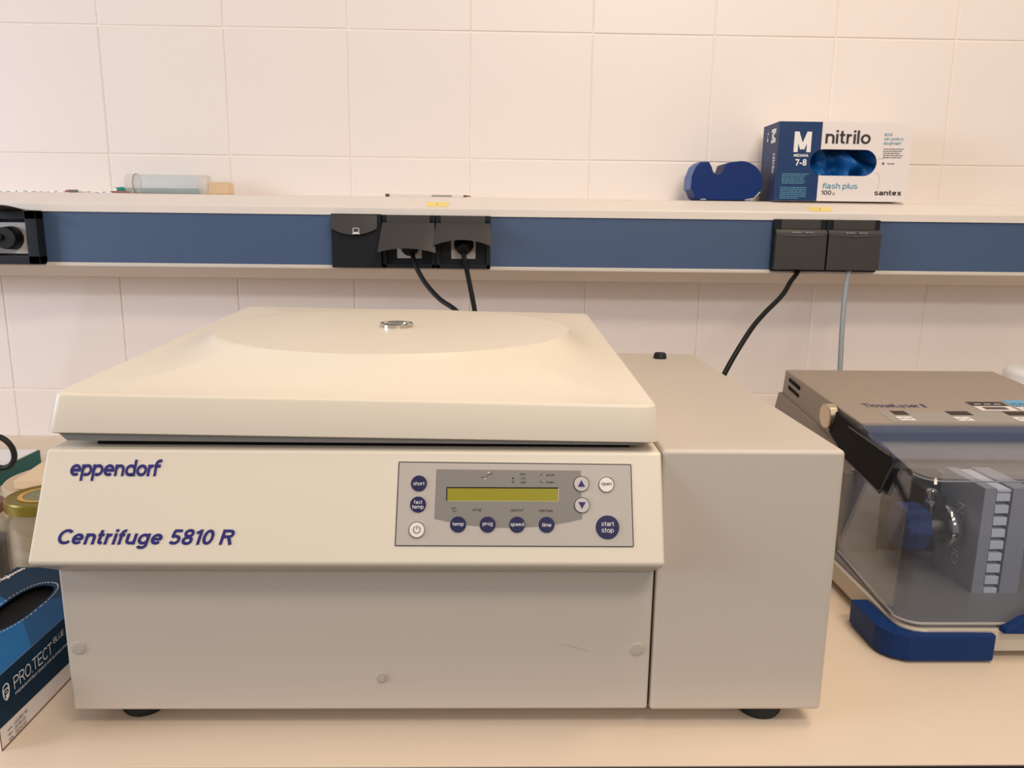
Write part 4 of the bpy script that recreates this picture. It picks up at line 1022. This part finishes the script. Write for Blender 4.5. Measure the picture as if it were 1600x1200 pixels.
# mixing clamp: plates, slotted rack, spindle, ring, hand wheel (left one; the right mirrored)
def clamp(f, lettered):
    def bb(x0, x1, y0, y1, z0, z1, bev=0.0006):
        t = bmesh.new(); xa, xb = sorted((f(x0), f(x1))); box(t, (xa, y0, z0), (xb, y1, z1), bev); return t
    pl_ = finish('clamp_plate', bb(0.5795, 0.5935, -0.832, -0.748, 0.027, 0.1705), M_ALU, ml_)
    finish('clamp_plate', bb(0.6135, 0.6365, -0.832, -0.748, 0.027, 0.1705), M_ALU, ml_)
    rk = finish('tube_rack', bb(0.5940, 0.6130, -0.824, -0.756, 0.034, 0.1655), M_STEEL, ml_)
    for k in range(9):
        z = 0.0335+0.0151*k
        finish('tooth', bb(0.5945, 0.6110, -0.8315, -0.8235, z, z+0.0098, 0.0004), M_WRACK, rk)
    finish('tooth', bb(0.5945, 0.6110, -0.8315, -0.752, 0.1655, 0.1690, 0.0004), M_WRACK, rk)
    if lettered:
        b = bmesh.new(); lettering(b, 'QIAGEN', (f(0.5795), -0.7995, 0.058), Z, Y, -X, width=0.080, height=0.014, off=0.0005, bold=-0.004); finish('engraving', b, M_WHITEPL, pl_, 0)
    b = bmesh.new(); cyl(b, (f(0.536), -0.785, 0.105), (f(1)-f(0), 0, 0), 0.010, 0.044, 24); finish('spindle', b, M_STEEL, ml_)
    b = bmesh.new(); lathe(b, (f(0.560), -0.785, 0.105), (f(1)-f(0), 0, 0), [(0.0215, 0), (0.0270, 0), (0.0285, 0.003), (0.0285, 0.009), (0.0270, 0.012), (0.0215, 0.012)], 40, close=True); finish('clamp_ring', b, M_CHROME, ml_)
    b = bmesh.new(); t = bmesh.new(); P = []
    for k in range(48):
        a = 2*PI*k/48; r = 0.0275+0.0030*math.cos(6*a); P.append((-0.785+r*math.cos(a), 0.105+r*math.sin(a)))
    xa, xb = sorted((f(0.505), f(0.535))); prism(t, P, 'x', xa, xb, 0.003, 2); join(b, t); finish('hand_wheel', b, M_LYBLUE, ml_, 45)
    b = bmesh.new(); cyl(b, (f(0.544), -0.785, 0.120), Z, 0.0040, 0.028, 20); lathe(b, (f(0.544), -0.785, 0.148), Z, [(0, 0), (0.0065, 0), (0.0065, 0.004), (0.004, 0.006), (0, 0.006)], 20); lathe(b, (f(0.544), -0.785, 0.132), Z, [(0, 0), (0.0058, 0.001), (0.0066, 0.004), (0.0058, 0.007), (0, 0.008)], 20); finish('lock_pin', b, M_CHROME, ml_)
    b = bmesh.new(); xa, xb = sorted((f(0.548), f(0.562))); box(b, (xa, -0.790, 0.125), (xb, -0.715, 0.146), 0.002); box(b, (min(f(0.54), f(0.59)), -0.748, 0.085), (max(f(0.54), f(0.59)), -0.700, 0.125), 0.002); finish('drive_arm', b, M_BLACK, ml_)
clamp(lambda x: x, True); clamp(mx, False)
# hood
t = bmesh.new()
def hood_x(y, z): return 0.469+0.0823*(y+0.712)+0.1603*(z-0.038)
def hood_top_z(y): return 0.2075+(y+0.676)*0.085
def hood_plan(yr, yf_, z_, r, N=14):
    xr_, xf_ = hood_x(yr, z_), hood_x(yf_, z_)
    P = [(xr_, yr)]
    for k in range(N+1):
        a = PI+PI/2*k/N; P.append((xf_+0.004+r+r*math.cos(a) - 0.004*(1-k/N), yf_+r+r*math.sin(a)))
    P[1] = (hood_x(yf_+r, z_), yf_+r)
    return P + [(mx(x), y) for x, y in P[::-1]]
bot = hood_plan(-0.712, -0.910, 0.038, 0.022); top = hood_plan(-0.676, -0.870, 0.193, 0.022)
top = [(x + 0.1603*(hood_top_z(y)-0.193)*(1 if x < CX else -1), y) for x, y in top]
def hood_top(p): return hood_top_z(p[1])
mid = [(bx+(tx_-bx)*0.975, by+(ty-by)*0.975) for (bx, by), (tx_, ty) in zip(bot, top)]
V0 = [t.verts.new((p[0], p[1], 0.0380)) for p in bot]
V1 = [t.verts.new((p[0], p[1], hood_top(q)-0.004)) for p, q in zip(mid, top)]
top2 = [(CX+(p[0]-CX)*0.992, p[1]+0.004 if p[1] < -0.70 else p[1]) for p in top]
V2 = [t.verts.new((p[0], p[1], hood_top(p))) for p in top2]
n = len(V0)
for a, c in ((V0, V1), (V1, V2)):
    for i in range(n-1): t.faces.new((a[i], a[i+1], c[i+1], c[i]))
t.faces.new(V2)
hood = finish('hood', t, M_HOOD, ml_, 0, weld=False)
sm = hood.modifiers.new('thickness', 'SOLIDIFY'); sm.thickness = 0.0025; sm.offset = 1
lab(hood, 'smoked clear hood')
b = bmesh.new(); tube(b, [Vector((p[0], p[1], 0.0395)) for p in bot], 0.0016, 8); finish('hood_rim', b, mat('hood_rim_grey', (190, 180, 170), 0.3), hood)
b = bmesh.new(); tube(b, [Vector((p[0], p[1]-0.001, hood_top(p)-0.001)) for p in top2[1:-1]], 0.0009, 8); finish('hood_edge', b, mat('hood_edge_grey', (150, 150, 155), 0.3), hood)
b = bmesh.new(); prism(b, [(0.5600, 0.0345), (0.5625, 0.0400), (0.5790, 0.0500), (0.6000, 0.0600), (0.6200, 0.0640), (mx(0.62), 0.0640), (mx(0.60), 0.0600), (mx(0.579), 0.0500), (mx(0.5625), 0.0400), (mx(0.56), 0.0345)], 'y', -0.9240, -0.9135, 0.001); lab(finish('hood_latch', b, M_LYBLUE, ml_, 30), 'blue hood handle')

# white roll at the far right
rl = thing('paper_roll', 'white roll standing behind the sample mill at the right edge', 'roll', (1.092, -0.2, 0))
b = bmesh.new(); lathe(b, (1.092, -0.2, 0.0), Z, [(0.020, 0.002), (0.066, 0.0), (0.070, 0.004), (0.070, 0.192), (0.066, 0.201), (0.058, 0.2055), (0.022, 0.2055), (0.020, 0.2035)], 48, close=True); finish('paper', b, M_WHITEPL, rl)
b = bmesh.new(); lathe(b, (1.092, -0.2, 0.001), Z, [(0.0185, 0), (0.0199, 0), (0.0199, 0.202), (0.0185, 0.202)], 32, close=True); finish('core', b, M_BEIGE, rl)

# ================================================================= LEFT FOREGROUND
# glove box lying beside the centrifuge
PX1, PX0, PY0, PY1, PZ = -0.4385, -0.5580, -1.0660, -0.8330, 0.0690
pb = thing('glove_box', 'dark petrol blue glove box lying on the worktop left of the centrifuge', 'box', (-0.498, -0.95, 0))
b = bmesh.new()
for P in ([(PX1, PY0, 0), (PX1, PY1, 0), (PX1, PY1, PZ), (PX1, PY0, PZ)], [(PX0, PY0, 0), (PX0, PY1, 0), (PX0, PY1, PZ), (PX0, PY0, PZ)],
          [(PX0, PY0, 0), (PX1, PY0, 0), (PX1, PY0, PZ), (PX0, PY0, PZ)], [(PX0, PY1, 0), (PX1, PY1, 0), (PX1, PY1, PZ), (PX0, PY1, PZ)],
          [(PX0, PY0, 0), (PX1, PY0, 0), (PX1, PY1, 0), (PX0, PY1, 0)]): plate(b, P)
finish('carton', b, M_WHITECARD, pb, 0, weld=True)
# top panel with an oval opening
hc = (-0.4975, -0.9310); hl, hw_ = 0.0520, 0.0195
t = bmesh.new()
H = []
for k in range(32):
    a = 2*PI*k/32; ca, sa = math.cos(a), math.sin(a)
    H.append((hc[0]+hw_*math.copysign(abs(ca)**0.8, ca), hc[1]+hl*math.copysign(abs(sa)**0.8, sa)))
def on_rect(p):
    dx, dy = p[0]-hc[0], p[1]-hc[1]; ks = []
    if dx > 1e-9: ks.append((PX1-hc[0])/dx)
    if dx < -1e-9: ks.append((PX0-hc[0])/dx)
    if dy > 1e-9: ks.append((PY1-hc[1])/dy)
    if dy < -1e-9: ks.append((PY0-hc[1])/dy)
    k = min(ks); return (hc[0]+dx*k, hc[1]+dy*k)
Oq = [on_rect(p) for p in H]
rnd = random.Random(12)
for i in range(32):
    j = (i+1) % 32; a, c = Oq[i], Oq[j]
    P = [H[i], a]
    if abs(a[0]-c[0]) > 1e-6 and abs(a[1]-c[1]) > 1e-6:
        P.append((PX0 if min(abs(a[0]-PX0), abs(c[0]-PX0)) < 1e-6 else PX1, PY0 if min(abs(a[1]-PY0), abs(c[1]-PY0)) < 1e-6 else PY1))
    P += [c, H[j]]
    f = t.faces.new([t.verts.new((p[0], p[1], PZ)) for p in P]); mid_y = (a[1]+c[1])/2
    f.material_index = 0 if mid_y > -0.875 else (1 if (i//3) % 2 else 2)
    t.faces.new([t.verts.new(v) for v in ((H[i][0], H[i][1], PZ), (H[j][0], H[j][1], PZ), (H[j][0], H[j][1], PZ-0.001), (H[i][0], H[i][1], PZ-0.001))]).material_index = 0
lab(finish('top_panel', t, [M_PETROL, M_CYAN, M_CYAN2], pb, 0), 'blue patterned top with oval opening')
b = bmesh.new(); box(b, (hc[0]-0.050, hc[1]-0.090, 0.010), (hc[0]+0.050, hc[1]+0.080, 0.060)); finish('inside_shade', b, M_GAP, pb, 0)  # black block painting the shade seen through the oval opening
# dotted tear line
b = bmesh.new()
for k in range(60):
    a = 2*PI*k/60; a2 = a+2*PI/110
    q = []
    for rr, aa in ((1.10, a), (1.10, a2), (1.13, a2), (1.13, a)):
        ca, sa = math.cos(aa), math.sin(aa); q.append((hc[0]+rr*1.02*hw_*math.copysign(abs(ca)**0.8, ca), hc[1]+rr*hl*math.copysign(abs(sa)**0.8, sa), PZ+0.0003))
    plate(b, q)
stuff(finish('tear_line', b, M_WHITEINK, pb, 0))
word(pb, M_WHITEINK, 'Unigloves', (-0.5520, -0.8780, PZ), Vector((0.22, 0.975, 0)).normalized(), Vector((-0.975, 0.22, 0)).normalized(), Z, width=0.042, height=0.0090, off=0.0004, bold=0.015)
b = bmesh.new()
quad2(b, (0, 0, PZ), X, Y, Z, [(-0.5545, -0.8655), (-0.5525, -0.8650), (-0.5455, -0.8370), (-0.5475, -0.8375)], 0.0004, 0)
finish('orange_stripe', b, mat('orange_print', (220, 130, 60)), pb, 0)
# side print
SO = Vector((PX1, 0, 0)); 
b = bmesh.new()
quad2(b, SO, Y, Z, X, [(PY0, 0.0215), (PY1, 0.0150), (PY1, PZ), (PY0, PZ)], 0.0003, 0)
lab(finish('side_print', b, M_PETROL, pb, 0), 'petrol blue side band')
def SL(m, s, y, z, **k): return word(pb, m, s, (PX1, y, z), Y, Z, X, off=0.0007, **k)
SL(M_WHITEINK, 'PRO.TECT', -1.0405, 0.0445, width=0.0620, height=0.0125, bold=-0.010); SL(M_WHITEINK, 'BLUE', -0.9755, 0.0530, width=0.0190, height=0.0058, bold=-0.010)
SL(M_WHITEINK, 'PREMIUM NITRILE SINGLE USE GLOVES | POWDER FREE', -1.0400, 0.0385, width=0.108, height=0.0030)
# padlock shaped emblem with a P
E0 = Vector((PX1, -1.0520, 0.0500)); b = bmesh.new()
sh = [(-0.0048, 0.003), (-0.0048, -0.002), (-0.0034, -0.0062), (0, -0.0090), (0.0034, -0.0062), (0.0048, -0.002), (0.0048, 0.003)]
quad2(b, E0, Y, Z, X, sh, 0.0007); ring2(b, E0, Y, Z, X, (0, 0.003), 0.0036, 0.0048, 0.0007, 0, 20, 0, PI)
lettering(b, 'P', E0+Z*(-0.0060), Y, Z, X, height=0.0080, off=0.0010, align='M', bold=0.02, mi=1)
finish('emblem', b, [M_WHITEINK, M_PETROL], pb, 0)
for s_, z, wd in (('UG190-19', 0.0128, 0.0195), ('2019-02', 0.0080, 0.0165), ('2024-02', 0.0030, 0.0165)):
    SL(M_DARKINK, s_, -1.0465, z, width=wd, height=0.0030)
b = bmesh.new()
for k in range(3): dashes(b, SO, Y, Z, X, -1.0560, -1.0500, 0.0130-0.0048*k, 0.0010, 0.0007, 0, 100+k)
quad2(b, SO, Y, Z, X, [(-1.0500, 0.0006), (-1.0490, 0.0006), (-1.0490, 0.0018), (-1.0500, 0.0018)], 0.0007)
stuff(finish('small_print', b, M_DARKINK, pb, 0))
b = bmesh.new(); tube(b, [Vector((PX1+0.0002, PY0, 0.0006)), Vector((PX1+0.0002, PY1, 0.0006))], 0.0006, 6); tube(b, [Vector((PX1, PY0, 0.0)), Vector((PX1, PY0, PZ))], 0.0004, 6); finish('carton_edge', b, M_BROWN, pb)

# jars
def jar(label, cx, cy, r, h, lidm, lh, ringm=None, fill=None):
    t = thing('glass_jar', label, 'jar', (cx, cy, 0))
    b = bmesh.new(); lathe(b, (cx, cy, 0), Z, [(0, 0.0), (r*0.92, 0.0), (r, 0.006), (r, h*0.70), (r*0.97, h*0.80), (r*0.86, h*0.88), (r*0.84, h), (r*0.80, h), (r*0.82, h*0.88), (r*0.93, h*0.79), (r*0.955, h*0.70), (r*0.955, 0.008), (0, 0.005)], 44)
    finish('glass_body', b, M_GLASS, t)
    b = bmesh.new(); R = r*0.98; z = h-lh*0.62
    lathe(b, (cx, cy, z), Z, [(0, 0.003), (R*0.93, 0.003), (R*0.93, 0), (R, 0), (R, lh*0.78), (R*0.955, lh*0.97), (R*0.90, lh), (R*0.86, lh*0.93), (0, lh*0.93)], 44)
    l = finish('lid', b, lidm, t)
    if ringm:
        b = bmesh.new(); zz = z+lh*0.93+0.0003
        disc2(b, (cx, cy, zz), X, Y, Z, (0, 0), R*0.56, 0, 1, 40); ring2(b, (cx, cy, zz), X, Y, Z, (0, 0), R*0.54, R*0.66, 0.0003, 0, 40)
        finish('lid_print', b, [ringm, M_GREENPR], l, 0)
    if fill:
        b = bmesh.new(); lathe(b, (cx, cy, 0.0085), Z, [(0, 0), (r*0.93, 0), (r*0.93, h*fill[1]), (0, h*fill[1]+0.002)], 32); finish('contents', b, fill[0], t)
    return t
jar('glass jar with olive gold lid and yellow ring, beside the centrifuge', -0.5750, -0.7350, 0.0465, 0.119, M_OLIVE, 0.0145, M_GOLD)
jar('glass jar with brown lid cut off by the left edge', -0.6800, -0.7230, 0.0405, 0.102, M_BROWN, 0.0115, M_RED, (M_INDIGO, 0.45))
tf = thing('paper_box', 'teal sided box of white paper lying left of the centrifuge near the wall', 'box', (-0.98, -0.37, 0))
b = bmesh.new(); box(b, (-1.10, -0.560, 0.0), (-0.888, -0.2157, 0.030), 0.0008); finish('carton', b, M_TEAL, tf)
b = bmesh.new(); box(b, (-1.097, -0.557, 0.0295), (-0.891, -0.219, 0.0315), 0.0005); lab(finish('paper', b, M_WHITEPL, tf), 'white paper top')
cu = thing('round_tin', 'pale taupe round tin standing behind the glass jars', 'tin', (-0.645, -0.556, 0))
b = bmesh.new(); lathe(b, (-0.645, -0.556, 0.0), Z, [(0, 0.0), (0.080, 0.0), (0.083, 0.004), (0.083, 0.070), (0, 0.070)], 56); finish('tin_body', b, M_TAUPE, cu)
b = bmesh.new(); lathe(b, (-0.645, -0.556, 0.070), Z, [(0, 0.0), (0.085, 0.0), (0.085, 0.016), (0.0835, 0.018), (0, 0.018)], 56); finish('tin_lid', b, M_TAUPE, cu)
b = bmesh.new(); P = [(-0.690, -0.616), (-0.575, -0.600), (-0.585, -0.500), (-0.702, -0.522)]; hexa(b, [(x, y, 0.0885) for x, y in P]+[(x, y, 0.1010) for x, y in P], 0.0008)
tag(finish('notepad', b, M_BEIGE), 'small beige box lying on the round tin behind the olive lidded jar', 'box')
# scissors with a black handle loop
sc = thing('scissors', 'black handled scissors whose round grip shows at the left edge', 'scissors', (-0.88, -0.30, 0.06))
for cx_, cz_ in ((-0.8740, 0.0680), (-0.9380, 0.0700)):
    b = bmesh.new(); P = [Vector((cx_+0.0270*math.cos(2*PI*k/28), -0.360-0.006*math.sin(2*PI*k/28), cz_+0.0310*math.sin(2*PI*k/28))) for k in range(28)]
    tube(b, P, 0.0050, 10, closed=True); finish('handle_loop', b, M_BLACK, sc)
b = bmesh.new(); P = [(-0.9480, 0.095), (-0.9320, 0.095), (-0.9400, 0.150), (-0.9430, 0.150)]; hexa(b, [(-0.948, -0.371, 0.036), (-0.932, -0.371, 0.036), (-0.932, -0.368, 0.036), (-0.948, -0.368, 0.036), (-0.944, -0.371, 0.075), (-0.936, -0.371, 0.075), (-0.936, -0.368, 0.075), (-0.944, -0.368, 0.075)]); finish('blade', b, M_STEEL, sc)
